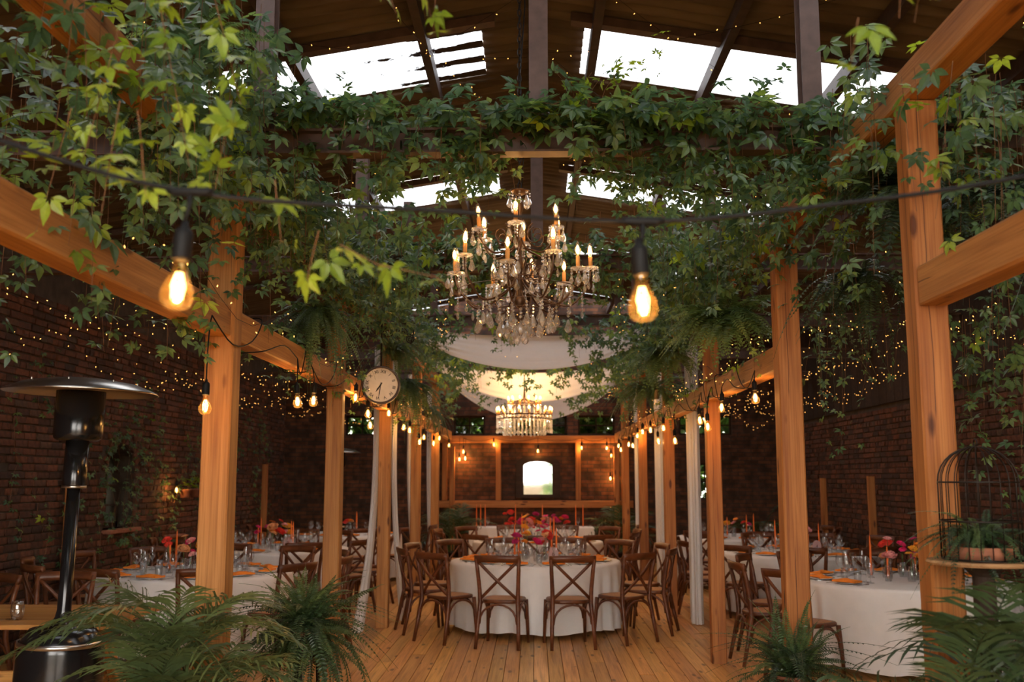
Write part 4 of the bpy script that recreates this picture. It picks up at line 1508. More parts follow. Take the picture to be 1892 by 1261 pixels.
# ------------------------------------------------------------------ hanging clock
def clock():
    t = thing('hanging_clock', 'round station clock with roman numerals hanging from scrolled bracket', 'clock', (-1.47, 9.5, 2.535), 0.10)
    Rr = 0.185
    MB().lathe([(Rr * 0.9, -0.045), (Rr * 0.99, -0.05), (Rr, -0.03), (Rr, 0.03), (Rr * 0.99, 0.05), (Rr * 0.9, 0.045), (Rr * 0.87, 0.03), (Rr * 0.87, -0.03), (Rr * 0.9, -0.045)], 48,
               Matrix.Rotation(PI / 2, 4, 'X'), cap=False).build('rim', flat('clock_rim', (0.035, 0.018, 0.012), 0.35), t, True)
    face_m = flat('clock_face', (0.62, 0.57, 0.47), 0.5, noise=0.1, nscale=10)
    fc = MB().lathe([(0.0, 0.034), (Rr * 0.89, 0.034), (Rr * 0.89, -0.034), (0.0, -0.034)], 48, Matrix.Rotation(PI / 2, 4, 'X'), cap=False).build('face', face_m, t)
    ink = M['black']
    tilt = math.radians(-11)
    for k, s_ in enumerate(('XII', 'I', 'II', 'III', 'IV', 'V', 'VI', 'VII', 'VIII', 'IX', 'X', 'XI')):
        a = 2 * PI * k / 12 - tilt
        text_obj('numeral', s_, 0.042, ink, fc, (0.128 * math.sin(a), -0.0358, 0.128 * math.cos(a)),
                 (Matrix.Rotation(a, 3, 'Y') @ Matrix.Rotation(PI / 2, 3, 'X')).to_euler(), 0.0006, 0.0006)
    for nm, a, ln, w in (('hour_hand', math.radians(214), 0.085, 0.009), ('minute_hand', math.radians(188), 0.135, 0.006)):
        MB().prism([(-w / 2, -0.025), (w / 2, -0.025), (w * 0.8, ln * 0.6), (0, ln), (-w * 0.8, ln * 0.6)], -0.0385, -0.0372, Matrix.Rotation(a, 4, 'Y')).build(nm, ink, t)
    MB().lathe([(0.0, 0.042), (0.007, 0.041), (0.008, 0.034), (0.0, 0.034)], 12, Matrix.Rotation(PI / 2, 4, 'X'), cap=False).build('hub', ink, t)
    # rod and scrolled iron bracket up to the top plate
    MB().tube([(0, 0, Rr - 0.005), (0.0, 0, 0.60)], 0.008, 8).build('hanger_rod', M['iron'], t)
    mb = MB()
    mb.tube([(-0.155, 0, 0.60), (0.32, 0, 0.60)], 0.009, 6)
    for (sx, sz, rad_, d_) in ((0.20, 0.51, 0.07, 1), (0.06, 0.52, 0.06, -1), (-0.08, 0.52, 0.06, 1), (0.27, 0.45, 0.045, -1)):
        pts = []
        for i in range(26):
            u = i / 25
            a = d_ * (u * 4.2 * PI) + PI / 2
            q = rad_ * (1 - 0.8 * u)
            pts.append((sx + q * math.cos(a), 0, sz + q * math.sin(a)))
        mb.tube(pts, 0.006, 5)
    mb.tube([(0.28, 0, 0.40), (0.30, 0, 0.48), (0.32, 0, 0.60)], 0.007, 5)
    mb.build('scroll_bracket', M['iron'], t, True)
    return t


clock()

# ------------------------------------------------------------------ arched mirror on the back wall
t = thing('arched_mirror', 'arched mirror in dark wooden frame on the back wall', 'mirror', (0.075, YB - 0.035, 1.27))


def arch_outline(hw, z0, zs, rise, n=12):
    return [(-hw, z0), (hw, z0)] + [(hw * math.cos(PI * i / n), zs + rise * math.sin(PI * i / n)) for i in range(n + 1)]


oo = arch_outline(0.44, 0.0, 0.66, 0.17)
ii = arch_outline(0.285, 0.06, 0.62, 0.09)
nn = len(oo)
v = [(x, -0.05, z) for x, z in oo] + [(x, -0.05, z) for x, z in ii] + [(x, 0.03, z) for x, z in oo] + [(x, 0.0, z) for x, z in ii]
f = []
for i in range(nn):
    j = (i + 1) % nn
    f += [(i, j, nn + j, nn + i), (j, i, 2 * nn + i, 2 * nn + j), (nn + i, nn + j, 3 * nn + j, 3 * nn + i)]
MB().add(v, f).build('frame', M['dark_board'], t)
mm = flat('mirror_silver', (0.85, 0.87, 0.85), 0.03, metal=1.0)
MB().add([(x, 0.0, z) for x, z in ii], [tuple(range(nn))]).build('mirror_glass', mm, t)

# ------------------------------------------------------------------ curtains and swags
def curtain(x, y, z1, w, label, flare=0.0, fx=0.0, fy=0.0, seed=0):
    r = random.Random(seed)
    n = 56
    rows = 16
    v, f = [], []
    ph = r.uniform(0, 6)
    for k in range(rows + 1):
        u = k / rows
        z = lerp(z1, 0.012, u)
        g = 1 + flare * max(0, u - 0.55) ** 2 * 4
        cx = fx * max(0, u - 0.35) ** 2.2 * 2.2
        cy2 = fy * max(0, u - 0.35) ** 2.2 * 2.2
        for i in range(n):
            a = 2 * PI * i / n
            fold = 1 + 0.11 * math.sin(9 * a + ph) + 0.06 * math.sin(7 * a + ph * 2 + u)
            v.append((x + cx + w * 0.42 * g * fold * math.cos(a), y + cy2 + w * g * fold * math.sin(a), z))
    for k in range(rows):
        for i in range(n):
            f.append((k * n + i, (k + 1) * n + i, (k + 1) * n + (i + 1) % n, k * n + (i + 1) % n))
    o = MB().add([(a - x, b - y, c) for a, b, c in v], f).build('curtain', M['sheer'], None, True, (x, y, 0))
    tag(o, label, 'curtain', 'white curtains tied along the aisle')


curtain(1.86, 11.75, 3.2, 0.16, 'straight white curtain column beside the lone post, birdcage side', seed=1)
curtain(1.86, 14.85, 3.2, 0.16, 'straight white curtain column behind the first, birdcage side', seed=2)
curtain(1.86, 17.9, 3.2, 0.16, 'white curtain column close to the back wall, birdcage side', seed=3)
curtain(-1.87, 11.85, 3.2, 0.08, 'white curtain swept over the floor behind the clock', 0.8, -0.05, -0.95, seed=4)
curtain(-1.73, 12.35, 3.2, 0.07, 'white curtain trailing onto the aisle floor behind the clock', 0.8, 0.25, -0.5, seed=5)
curtain(-1.86, 15.0, 3.2, 0.10, 'straight white curtain column, clock side, beside the third bulbs', 0.1, 0.2, seed=6)
curtain(-1.86, 17.75, 3.2, 0.10, 'straight white curtain column close to the back wall, clock side', 0.1, 0.1, seed=7)


def swag(y, z, sag_top, sag_bot, label, hw=1.47, depth=0.5):
    nu, nv = 48, 18
    v, f = [], []
    for i in range(nu + 1):
        u = i / nu
        c = 4 * u * (1 - u)
        c = c ** 0.92
        for j in range(nv + 1):
            q = j / nv
            s_ = lerp(sag_top, sag_bot, q)
            pl = 0.02 * math.sin(q * 5 * 2 * PI + 1.5 * u) * (0.35 + 0.65 * (1 - c))
            v.append((lerp(-hw, hw, u), y + depth * (q - 0.3) * c + pl, z - s_ * c - 0.10 * q * (1 - c) + pl * 0.3))
    for i in range(nu):
        for j in range(nv):
            a = i * (nv + 1) + j
            f.append((a, a + nv + 1, a + nv + 2, a + 1))
    o = MB().add([(a - 0.03, b - y, c - z) for a, b, c in v], f).build('fabric_drape', M['swag'], None, True, (0.03, y, z))
    so = o.modifiers.new('thickness', 'SOLIDIFY')
    so.thickness = 0.003
    tag(o, label, 'drape', 'white fabric drapes across the aisle')


swag(11.7, 3.43, 0.13, 0.47, 'wide white fabric swag hung below the third steel beam')
swag(14.85, 3.4, 0.2, 0.6, 'white fabric swag behind the leaf curtain, above the small chandelier')
swag(17.98, 3.415, 0.3, 0.72, 'last white fabric swag, before the back wall')
# ------------------------------------------------------------------ festoon bulbs
GLOBE = MB().lathe([(0.0, -0.105), (0.012, -0.1035), (0.022, -0.099), (0.029, -0.090), (0.032, -0.078), (0.030, -0.064), (0.0235, -0.048), (0.0165, -0.033), (0.0135, -0.02), (0.0125, 0.0)], 18, cap=False).mesh('globe', M['bulb_glass'], True)
SOCK = MB().lathe([(0.0, 0.075), (0.006, 0.074), (0.008, 0.062), (0.0165, 0.055), (0.0185, 0.045), (0.0185, 0.0), (0.0165, -0.006), (0.0, -0.006)], 16, cap=False).mesh('socket', M['black'], True)
_f = MB()
for k in range(5):
    a = 2 * PI * k / 5
    _f.tube([(0.005 * math.cos(a), 0.005 * math.sin(a), -0.03), (0.0135 * math.cos(a), 0.0135 * math.sin(a), -0.058), (0.010 * math.cos(a + 0.5), 0.010 * math.sin(a + 0.5), -0.082)], 0.0017, 4)
FIL = _f.mesh('filament', M['filament'])
BULB_LIGHT = bpy.data.lights.new('bulb_light', 'POINT')
BULB_LIGHT.energy = BULB_W
BULB_LIGHT.color = (1.0, 0.56, 0.22)
BULB_LIGHT.shadow_soft_size = 0.008


def lamp(parent, loc, lit=True, scale=1.0):
    """socket with its glass globe, filament and light"""
    s_ = ob('socket', SOCK, parent, loc, (R.uniform(-0.08, 0.08), R.uniform(-0.08, 0.08), R.uniform(0, 6)), scale)
    ob('globe', GLOBE, s_)
    ob('filament', FIL, s_)
    l = ob('bulb_light', BULB_LIGHT, s_, (0, 0, -0.07))
    return s_


def sag_curve(p0, p1, sag, n=10):
    p0, p1 = Vector(p0), Vector(p1)
    return [tuple(p0.lerp(p1, i / n) + Vector((0, 0, -sag * 4 * (i / n) * (1 - i / n)))) for i in range(n + 1)]


# the string close to the camera: two bulbs on tee connectors
t = thing('festoon_string', 'thick black festoon cable with two large bulbs slung across the entrance', 'string light', (0, 2.0, 2.2))


def rel(p):
    return (p[0], p[1] - 2.0, p[2] - 2.2)


P = [(-2.6, 1.75, 2.85), (-1.60, 1.8, 2.50), (-1.07, 1.88, 2.318), (-0.68, 1.9, 2.212), (-0.22, 1.98, 2.195), (0.23, 2.05, 2.186), (0.62, 2.06, 2.222), (1.05, 2.06, 2.285), (1.66, 2.0, 2.42)]
fine = []
for i in range(len(P) - 1):
    p_1, p0, p1, p2 = [Vector(P[max(0, min(len(P) - 1, q))]) for q in (i - 1, i, i + 1, i + 2)]
    for k in range(6):
        u = k / 6
        fine.append(rel(0.5 * ((2 * p0) + (p1 - p_1) * u + (2 * p_1 - 5 * p0 + 4 * p1 - p2) * u * u + (-p_1 + 3 * p0 - 3 * p1 + p2) * u ** 3)))
fine.append(rel(P[-1]))
MB().tube(fine, 0.0048, 8).build('cable', M['black'], t, True)
for (x, y, z, dx, drop) in ((-0.68, 1.9, 2.212, -0.012, 0.063), (0.23, 2.05, 2.186, -0.006, 0.04)):
    MB().tube([rel((x - 0.045, y, z + 0.004)), rel((x - 0.03, y, z + 0.001)), rel((x + 0.03, y, z)), rel((x + 0.045, y, z + 0.001))], [0.006, 0.010, 0.010, 0.006], 8).build('tee_connector', M['black'], t, True)
    MB().tube([rel((x, y, z)), rel((x, y, z - 0.03)), rel((x + dx, y, z - drop - 0.01))], [0.008, 0.005, 0.005], 8).build('drop_cable', M['black'], t, True)
    lamp(t, rel((x + dx, y, z - drop - 0.07)))


def festoon(name_label, X, lamps, zbeam, inner, seed):
    """bulbs hanging from a cable wound round the beam"""
    r = random.Random(seed)
    y0 = lamps[0][0]
    t = thing('festoon_string', name_label, 'string light', (X, y0, zbeam))
    s_ = 1 if inner > X else -1
    pts = []
    ly = [q[0] for q in lamps]
    for k, yv in enumerate(ly):
        lx, lz = inner + lamps[k][2], lamps[k][1]
        top = Vector((X + s_ * 0.086, yv, zbeam + 0.05))
        MB().tube(bez((top.x - X, yv - y0, 0.05), (lx - X, yv - y0, 0.0), (lx - X, yv - y0, lz - zbeam + 0.165), 6), 0.004, 5).build('drop_cable', M['black'], t, True)
        lamp(t, (lx - X, yv - y0, lz - zbeam + 0.105))
    for a, b in zip(ly, ly[1:]):
        if b - a < 0.25:
            continue
        pts = [(s_ * 0.086, a - y0, 0.05)]
        # one turn round the beam, then a loose loop to the next bulb
        m_ = (a + b) / 2 - y0
        pts += [(s_ * 0.086, lerp(a - y0, m_, 0.4), -0.05), (s_ * 0.086, lerp(a - y0, m_, 0.8), 0.02), (s_ * 0.086, m_, BHT + 0.006), (-s_ * 0.02, m_ + 0.02, BHT + 0.012), (-s_ * 0.086, m_ + 0.04, BHT), (-s_ * 0.086, m_ + 0.06, 0.0),
                (0, m_ + 0.08, -0.012), (s_ * 0.086, m_ + 0.1, 0.0), (s_ * 0.086, lerp(m_, b - y0, 0.6), 0.09), (s_ * 0.086, b - y0, 0.05)]
        MB().tube(smooth_path(pts, 4), 0.004, 5).build('cable', M['black'], t, True)
    return t


festoon('black festoon string with warm bulbs wound along the clock-side beam', XL,
        [(4.9, 1.96, -0.02), (6.72, 2.12, 0), (7.15, 2.16, 0.02), (8.95, 2.33, 0), (9.5, 2.22, 0.02), (9.75, 2.12, 0), (11.0, 2.32, 0), (12.1, 2.22, 0.03), (12.9, 2.22, 0), (13.8, 2.1, 0.02), (14.6, 2.2, 0), (16.0, 2.16, 0), (17.0, 2.28, 0), (18.3, 2.2, 0.05)], BZL, XL + 0.09, 1)
festoon('black festoon string with warm bulbs wound along the birdcage-side beam', XR,
        [(7.1, 2.17, 0), (8.35, 2.19, 0), (8.95, 2.06, -0.02), (9.5, 2.15, 0), (11.2, 2.02, 0), (12.0, 2.2, -0.02), (12.7, 2.07, 0), (13.5, 2.25, 0), (14.3, 2.26, -0.02), (15.2, 2.24, 0), (16.0, 2.12, 0), (16.6, 2.16, 0), (17.6, 2.1, -0.05), (18.6, 2.2, 0)], BZR, XR - 0.09, 2)
# back wall string
t = thing('festoon_string', 'festoon string looped along the timber rail above the mirror', 'string light', (0, YB - 0.16, 2.42))
bw = [(-1.48, 1.98), (-1.40, 2.13), (-1.36, 2.0), (-0.80, 2.27), (0.075, 2.14), (0.94, 2.2), (1.44, 2.2), (1.52, 2.05), (1.6, 2.1), (1.5, 1.6)]
for k, (x, z) in enumerate(bw):
    MB().tube([(x, 0, 0.02), (x, 0, z - 2.42 + 0.16)], 0.004, 5).build('drop_cable', M['black'], t)
    lamp(t, (x, -0.02 * (k % 3), z - 2.42 + 0.1))
for a, b in ((-1.4, -0.8), (-0.8, 0.075), (0.075, 0.94), (0.94, 1.44)):
    MB().tube(sag_curve((a, 0, 0.02), (b, 0, 0.02), 0.06), 0.004, 5).build('cable', M['black'], t, True)

# ------------------------------------------------------------------ fairy lights (dots of a few pixels)
FBULB = MB().lathe([(0.0, 0.0), (0.0026, -0.002), (0.0034, -0.007), (0.002, -0.012), (0.0, -0.014)], 5, cap=False)


def fairy(label, lines, step, seed, jitter=0.03, big=1.0):
    r = random.Random(seed)
    t = thing('fairy_light_string', label, 'fairy lights', lines[0][0], 0, 'fairy light strings')
    o0 = Vector(lines[0][0])
    wire = MB()
    dots = MB()
    for pts in lines:
        pts = [Vector(p) - o0 for p in pts]
        wire.tube(pts, 0.0016, 4)
        acc = 0.0
        for a, b in zip(pts, pts[1:]):
            ln = (b - a).length
            while acc < ln:
                p = a.lerp(b, acc / ln) + Vector((r.uniform(-1, 1), r.uniform(-1, 1), r.uniform(-1, 0.6))) * jitter
                dots.add(FBULB.v, FBULB.f, Matrix.Translation(p) @ Matrix.Rotation(r.uniform(0, 6), 4, (r.uniform(-1, 1), r.uniform(-1, 1), 0.1)) @ Matrix.Scale(big, 4))
                acc += step * r.uniform(0.7, 1.3)
            acc -= ln
    wire.build('wire', M['black'], t)
    tag(dots.build('bulb_dots', M['fairy'], t), kind='stuff')
    return t


def drape_line(p0, p1, sag, n=14):
    return [Vector(q) for q in sag_curve(p0, p1, sag, n)]


rz = lambda x: roof_z(x) - 0.12
fairy('fairy lights strung diagonally under the roof on the heater side', [drape_line((-2.9, 6.2, rz(2.9)), (-0.05, 8.1, rz(0.1)), 0.1), drape_line((-2.4, 8.5, rz(2.4)), (-0.1, 7.0, rz(0.1)), 0.12),
      drape_line((-1.2, 6.0, rz(1.2)), (-0.1, 9.5, rz(0.1)), 0.2), drape_line((-2.9, 9.6, 4.3), (-0.1, 8.0, 4.9), 0.2)], 0.17, 1)
fairy('fairy lights strung diagonally under the roof on the birdcage side', [drape_line((0.3, 6.5, rz(0.3)), (2.8, 8.8, rz(2.8)), 0.12), drape_line((0.1, 8.0, rz(0.1)), (2.2, 6.3, rz(2.2)), 0.1),
      drape_line((0.15, 7.4, 4.9), (2.6, 9.2, 4.1), 0.15), drape_line((0.3, 9.4, 4.7), (2.4, 7.2, rz(2.4)), 0.15), drape_line((2.6, 5.2, 4.4), (4.6, 7.5, 3.9), 0.2)], 0.17, 2)
lines = []
r = random.Random(5)
for k in range(7):
    x = -2.2 - 0.38 * k
    z = 2.95 + 0.05 * (k % 3)
    for y0, y1 in ((5.6, 9.0), (9.0, 12.6), (12.6, 16.2), (16.2, 19.6)):
        lines.append(drape_line((x + r.uniform(-0.1, 0.1), y0, z + r.uniform(-0.05, 0.1)), (x + r.uniform(-0.1, 0.1), y1, z + r.uniform(-0.05, 0.1)), r.uniform(0.12, 0.4)))
fairy('net of fairy lights under the roof above the heater-side tables', lines, 0.24, 3, 0.05)
lines = []
for k in range(9):
    x = 2.1 + 0.31 * k
    z = 2.95 + 0.05 * (k % 3)
    for y0, y1 in ((5.6, 9.0), (9.0, 12.6), (12.6, 16.2), (16.2, 19.6)):
        lines.append(drape_line((x + r.uniform(-0.1, 0.1), y0, z + r.uniform(-0.05, 0.1)), (x + r.uniform(-0.1, 0.1), y1, z + r.uniform(-0.05, 0.1)), r.uniform(0.12, 0.4)))
fairy('net of fairy lights under the roof above the birdcage-side tables', lines, 0.19, 4, 0.05)
lines = []
for k in range(6):
    x = -1.3 + 0.52 * k
    lines.append(drape_line((x, 8.6, 3.5), (x + r.uniform(-0.5, 0.5), 13.2, 3.6), 0.25))
    lines.append(drape_line((x, 13.2, 3.5), (x + r.uniform(-0.5, 0.5), 19.0, 3.3), 0.3))
lines.append(drape_line((-1.5, 11.9, 3.3), (1.5, 11.9, 3.3), 0.2))
fairy('fairy lights woven through the creeper over the middle of the aisle', lines, 0.13, 6, 0.08)
lines = [[Vector((XL + 0.09 * s_, y_, 2.6 + 0.1 * math.sin(3 * y_ + s_))) for y_ in np.arange(3.5, 17.5, 0.3)] for s_ in (-1, 1)] + [[Vector((XR + 0.09 * s_, y_, 2.58 + 0.1 * math.sin(3 * y_ + s_))) for y_ in np.arange(6.6, 17.5, 0.3)] for s_ in (-1, 1)]
fairy('fairy lights running along the tops of both pine beams', lines, 0.16, 7, 0.08)

# ------------------------------------------------------------------ chandeliers
def glass_crystal():
    m = bpy.data.materials.new('cut_crystal')
    m.use_nodes = True
    nt = m.node_tree
    nt.nodes.remove(nt.nodes['Principled BSDF'])
    tr = N(nt, 'ShaderNodeBsdfTransparent')
    gl = N(nt, 'ShaderNodeBsdfGlossy', Roughness=0.08)
    gl.inputs['Color'].default_value = (0.97, 0.98, 1, 1)
    df = N(nt, 'ShaderNodeBsdfTranslucent')  # white translucent share stands in for sparkle in the clear crystal
    df.inputs['Color'].default_value = (0.95, 0.97, 1, 1)
    mx = N(nt, 'ShaderNodeMixShader')
    mx.inputs[0].default_value = 0.45
    L(nt, gl.outputs[0], mx.inputs[1])
    L(nt, df.outputs[0], mx.inputs[2])
    lw = N(nt, 'ShaderNodeLayerWeight', Blend=0.45)
    mr = N(nt, 'ShaderNodeMapRange')
    mr.inputs['To Min'].default_value = 0.34
    mr.inputs['To Max'].default_value = 0.9
    L(nt, lw.outputs['Facing'], mr.inputs['Value'])
    m2 = N(nt, 'ShaderNodeMixShader')
    L(nt, mr.outputs['Result'], m2.inputs[0])
    L(nt, tr.outputs[0], m2.inputs[1])
    L(nt, mx.outputs[0], m2.inputs[2])
    L(nt, m2.outputs[0], nt.nodes['Material Output'].inputs['Surface'])
    return m


M['crystal'] = glass_crystal()
M['sleeve'] = flat('candle_sleeve', (0.75, 0.36, 0.10), 0.5)


def bead(mb, z, rad, h=None, n=6):
    h = h or rad
    mb.lathe([(0.0, z + h), (rad * 0.75, z + h * 0.55), (rad, z), (rad * 0.75, z - h * 0.55), (0.0, z - h)], n, cap=False)


def drop(mb, z, rad, h, n=6):
    mb.lathe([(0.0, z), (rad * 0.28, z - h * 0.14), (rad * 0.85, z - h * 0.55), (rad, z - h * 0.72), (rad * 0.6, z - h * 0.92), (0.0, z - h)], n, cap=False)


PEND = []
_m = MB(); bead(_m, -0.010, 0.007); bead(_m, -0.026, 0.007); drop(_m, -0.036, 0.014, 0.05)
PEND.append(_m.mesh('crystal_pendant', M['crystal']))
_m = MB(); bead(_m, -0.012, 0.009); drop(_m, -0.024, 0.02, 0.075)
PEND.append(_m.mesh('crystal_pendant', M['crystal']))
_m = MB()
for k in range(4):
    bead(_m, -0.012 - 0.019 * k, 0.0085)
drop(_m, -0.084, 0.011, 0.06)
PEND.append(_m.mesh('crystal_pendant', M['crystal']))
_m = MB()
for k in range(3):
    bead(_m, -0.012 - 0.021 * k, 0.0095)
drop(_m, -0.07, 0.024, 0.085)
PEND.append(_m.mesh('crystal_pendant', M['crystal']))
BOBECHE = MB().lathe([(0.0, 0.0), (0.018, 0.001), (0.034, 0.008), (0.044, 0.006), (0.05, 0.016), (0.046, 0.018), (0.036, 0.013), (0.02, 0.006), (0.0, 0.006)], 10, cap=False).mesh('bobeche', M['crystal'])
SLEEVE = MB().lathe([(0.0, 0.0), (0.0125, 0.0), (0.0125, 0.075), (0.008, 0.08), (0.0, 0.08)], 12, cap=False).mesh('candle_sleeve', M['sleeve'], True)
FLAME = MB().lathe([(0.009, 0.0), (0.0115, 0.008), (0.0155, 0.024), (0.0145, 0.04), (0.008, 0.06), (0.002, 0.074), (0.0, 0.076)], 12, cap=False).mesh('flame_bulb', M['bulb_glass'], True)
FLAMEC = MB().lathe([(0.0, 0.006), (0.0055, 0.012), (0.0085, 0.024), (0.0065, 0.038), (0.002, 0.05), (0.0, 0.051)], 8, cap=False).mesh('flame_core', M['flame'], True)
CAN_LIGHT = bpy.data.lights.new('candle_light', 'POINT')
CAN_LIGHT.energy = CANDLE_W * 2
CAN_LIGHT.color = (1.0, 0.60, 0.27)
CAN_LIGHT.shadow_soft_size = 0.02


def candle(parent, loc, tilt=0.0, az=0.0, light=True):
    s_ = ob('candle_sleeve', SLEEVE, parent, loc, (tilt * math.sin(az), tilt * math.cos(az), 0))
    ob('flame_bulb', FLAME, s_, (0, 0, 0.078), None, (1.25, 1.25, 1.2))
    ob('flame_core', FLAMEC, s_, (0, 0, 0.082), None, (1.5, 1.5, 1.3))
    if light:
        ob('candle_light', CAN_LIGHT, s_, (0, 0, 0.11))


def link_mesh():
    pts = []
    for i in range(12):
        a = 2 * PI * i / 12
        pts.append((0.011 * math.cos(a), 0, 0.026 * math.sin(a) * (1.1 if abs(math.sin(a)) > 0.6 else 1)))
    pts.append(pts[0])
    return MB().tube(pts, 0.0038, 6, cap=False).mesh('link', M['iron'], True)


LINK = link_mesh()


def chain(parent, z0, z1, x=0.0):
    n = int((z1 - z0) / 0.043)
    for k in range(n + 1):
        ob('chain_link', LINK, parent, (x, 0, lerp(z0, z1, k / n)), (0, 0, PI / 2 * (k % 2) + 0.3))


CH = (-0.085, 6.0, 2.95)
t = thing('crystal_chandelier', 'large crystal chandelier with bronze arms and candle bulbs on a chain', 'chandelier', CH)
r = random.Random(8)
MB().lathe([(0.0, -0.36), (0.012, -0.35), (0.02, -0.33), (0.008, -0.31), (0.008, -0.27), (0.03, -0.25), (0.038, -0.22), (0.02, -0.19), (0.012, -0.15), (0.012, -0.05), (0.022, -0.03), (0.026, 0.0), (0.018, 0.03), (0.012, 0.06),
            (0.012, 0.16), (0.024, 0.19), (0.024, 0.22), (0.010, 0.25), (0.014, 0.33), (0.026, 0.37), (0.022, 0.41), (0.007, 0.43), (0.007, 0.48), (0.0, 0.48)], 14, cap=False).build('stem_column', M['bronze'], t, True)
MB().lathe([(0.0, 0.445), (0.03, 0.447), (0.06, 0.462), (0.064, 0.47), (0.03, 0.456), (0.0, 0.455)], 14, cap=False).build('crown_dish', M['bronze'], t, True)
for q in range(8):
    a = 2 * PI * q / 8
    ob('crystal_pendant', PEND[q % 3], t, (0.062 * math.cos(a), 0.062 * math.sin(a), 0.46))
chain(t, 0.50, 5.16 - CH[2])
MB().tube([(0, 0, 5.18 - CH[2]), (-CH[0], 0, 5.20 - CH[2])], 0.012, 6).build('ceiling_hook', M['iron'], t)
# electric flex beside the chain
MB().tube([(0.012, 0.012, 0.48), (0.03, 0.01, 0.8), (0.0, 0.015, 1.2), (0.035, 0.01, 1.7), (0.01, 0.01, 2.2)], 0.004, 5).build('flex', M['black'], t, True)


def arm(parent, a, r0, z0, low, rl, r1, z1, curl=True):
    """bentwood S arm in the vertical plane at angle a; returns the tip"""
    pts = []
    prof = [(r0, z0), (r0 + 0.03, z0 - 0.05), (lerp(r0, rl, 0.55), lerp(z0, low, 0.8)), (rl, low), (lerp(rl, r1, 0.6), lerp(low, z1, 0.3)), (lerp(rl, r1, 0.93), lerp(low, z1, 0.66)), (r1, z1)]
    for i in range(len(prof) - 1):
        p_1, p0, p1, p2 = [Vector((*prof[max(0, min(len(prof) - 1, q))], 0)) for q in (i - 1, i, i + 1, i + 2)]
        for k in range(4):
            u = k / 4
            p = 0.5 * ((2 * p0) + (p1 - p_1) * u + (2 * p_1 - 5 * p0 + 4 * p1 - p2) * u * u + (-p_1 + 3 * p0 - 3 * p1 + p2) * u ** 3)
            pts.append((p.x, p.y))
    pts.append(prof[-1])
    mb = MB().tube([(x * math.cos(a), x * math.sin(a), z) for x, z in pts], 0.0065, 6)
    if curl:
        cp = []
        for i in range(16):
            u = i / 15
            an = PI * 0.6 + u * 2.3 * PI
            q = 0.075 * (1 - 0.7 * u)
            x, z = r0 + 0.10 + q * math.cos(an), z0 + 0.03 + q * math.sin(an)
            cp.append((x * math.cos(a), x * math.sin(a), z))
        mb.tube(cp, 0.005, 5)
    mb.build('arm', M['bronze'], parent, True)
    return Vector((r1 * math.cos(a), r1 * math.sin(a), z1))


for tier, (na, r0, z0, low, rl, r1, z1, off) in enumerate(((10, 0.025, -0.08, -0.25, 0.30, 0.445, -0.02, 0.15), (6, 0.02, 0.15, 0.06, 0.17, 0.27, 0.185, 0.45))):
    for k in range(na):
        a = 2 * PI * k / na + off
        dr = (-0.05 if tier == 0 and k % 2 else 0)
        dz = (-0.055 if tier == 0 and k % 2 else 0)
        tip = arm(t, a, r0, z0, low + dz * 0.3, rl + dr, r1 + dr, z1 + dz, True)
        ob('bobeche', BOBECHE, t, tip)
        candle(t, tip + Vector((0, 0, 0.008)), r.uniform(-0.07, 0.07), a, k % 2 == 0)
        for q in range(6):
            b = 2 * PI * q / 6 + a
            ob('crystal_pendant', PEND[(0, 2, 1, 0, 2, 1)[(q + k) % 6]], t, tip + Vector((0.046 * math.cos(b), 0.046 * math.sin(b), 0.012)), (0, 0, r.uniform(0, 3)))
        # drop hung from the low bend of the arm
        ob('crystal_pendant', PEND[3], t, ((rl + dr) * math.cos(a), (rl + dr) * math.sin(a), low - 0.005), (0, 0, r.uniform(0, 3)), r.uniform(0.9, 1.15))
for ring, (nr, rad_, zz, kind) in enumerate(((14, 0.20, -0.24, 3), (10, 0.13, -0.28, 3), (12, 0.17, -0.10, 1), (6, 0.05, -0.33, 3), (10, 0.1, 0.02, 0), (10, 0.38, -0.17, 2))):
    for k in range(nr):
        a = 2 * PI * k / nr + ring
        ob('crystal_pendant', PEND[kind], t, (rad_ * math.cos(a), rad_ * math.sin(a), zz + r.uniform(-0.03, 0.03)), (0, 0, r.uniform(0, 3)), r.uniform(0.85, 1.1))
    MB().tube([(rad_ * math.cos(2 * PI * i / 24), rad_ * math.sin(2 * PI * i / 24), zz + 0.005) for i in range(25)], 0.0025, 4).build('crystal_ring', M['bronze'], t, True)

# second chandelier: round crystal drum
C2 = (-0.14, 14.5, 2.5)
t = thing('drum_chandelier', 'smaller round chandelier with a curtain of crystals and rings of candle bulbs', 'chandelier', C2)
for rad_, zz in ((0.40, 0.06), (0.40, 0.0), (0.24, 0.22), (0.30, 0.06)):
    MB().tube([(rad_ * math.cos(2 * PI * i / 36), rad_ * math.sin(2 * PI * i / 36), zz) for i in range(37)], 0.009, 5).build('ring', M['bronze'], t, True)
MB().lathe([(0.0, -0.05), (0.02, -0.03), (0.012, 0.1), (0.02, 0.3), (0.01, 0.45), (0.0, 0.46)], 10, cap=False).build('stem_column', M['bronze'], t, True)
for k in range(6):
    a = 2 * PI * k / 6
    MB().tube([(0, 0, 0.3), (0.2 * math.cos(a), 0.2 * math.sin(a), 0.24), (0.40 * math.cos(a), 0.40 * math.sin(a), 0.06)], 0.007, 5).build('arm', M['bronze'], t, True)
chain(t, 0.48, 5.16 - C2[2])
MB().tube([(0, 0, 5.18 - C2[2]), (-C2[0], 0, 5.20 - C2[2])], 0.012, 6).build('ceiling_hook', M['iron'], t)


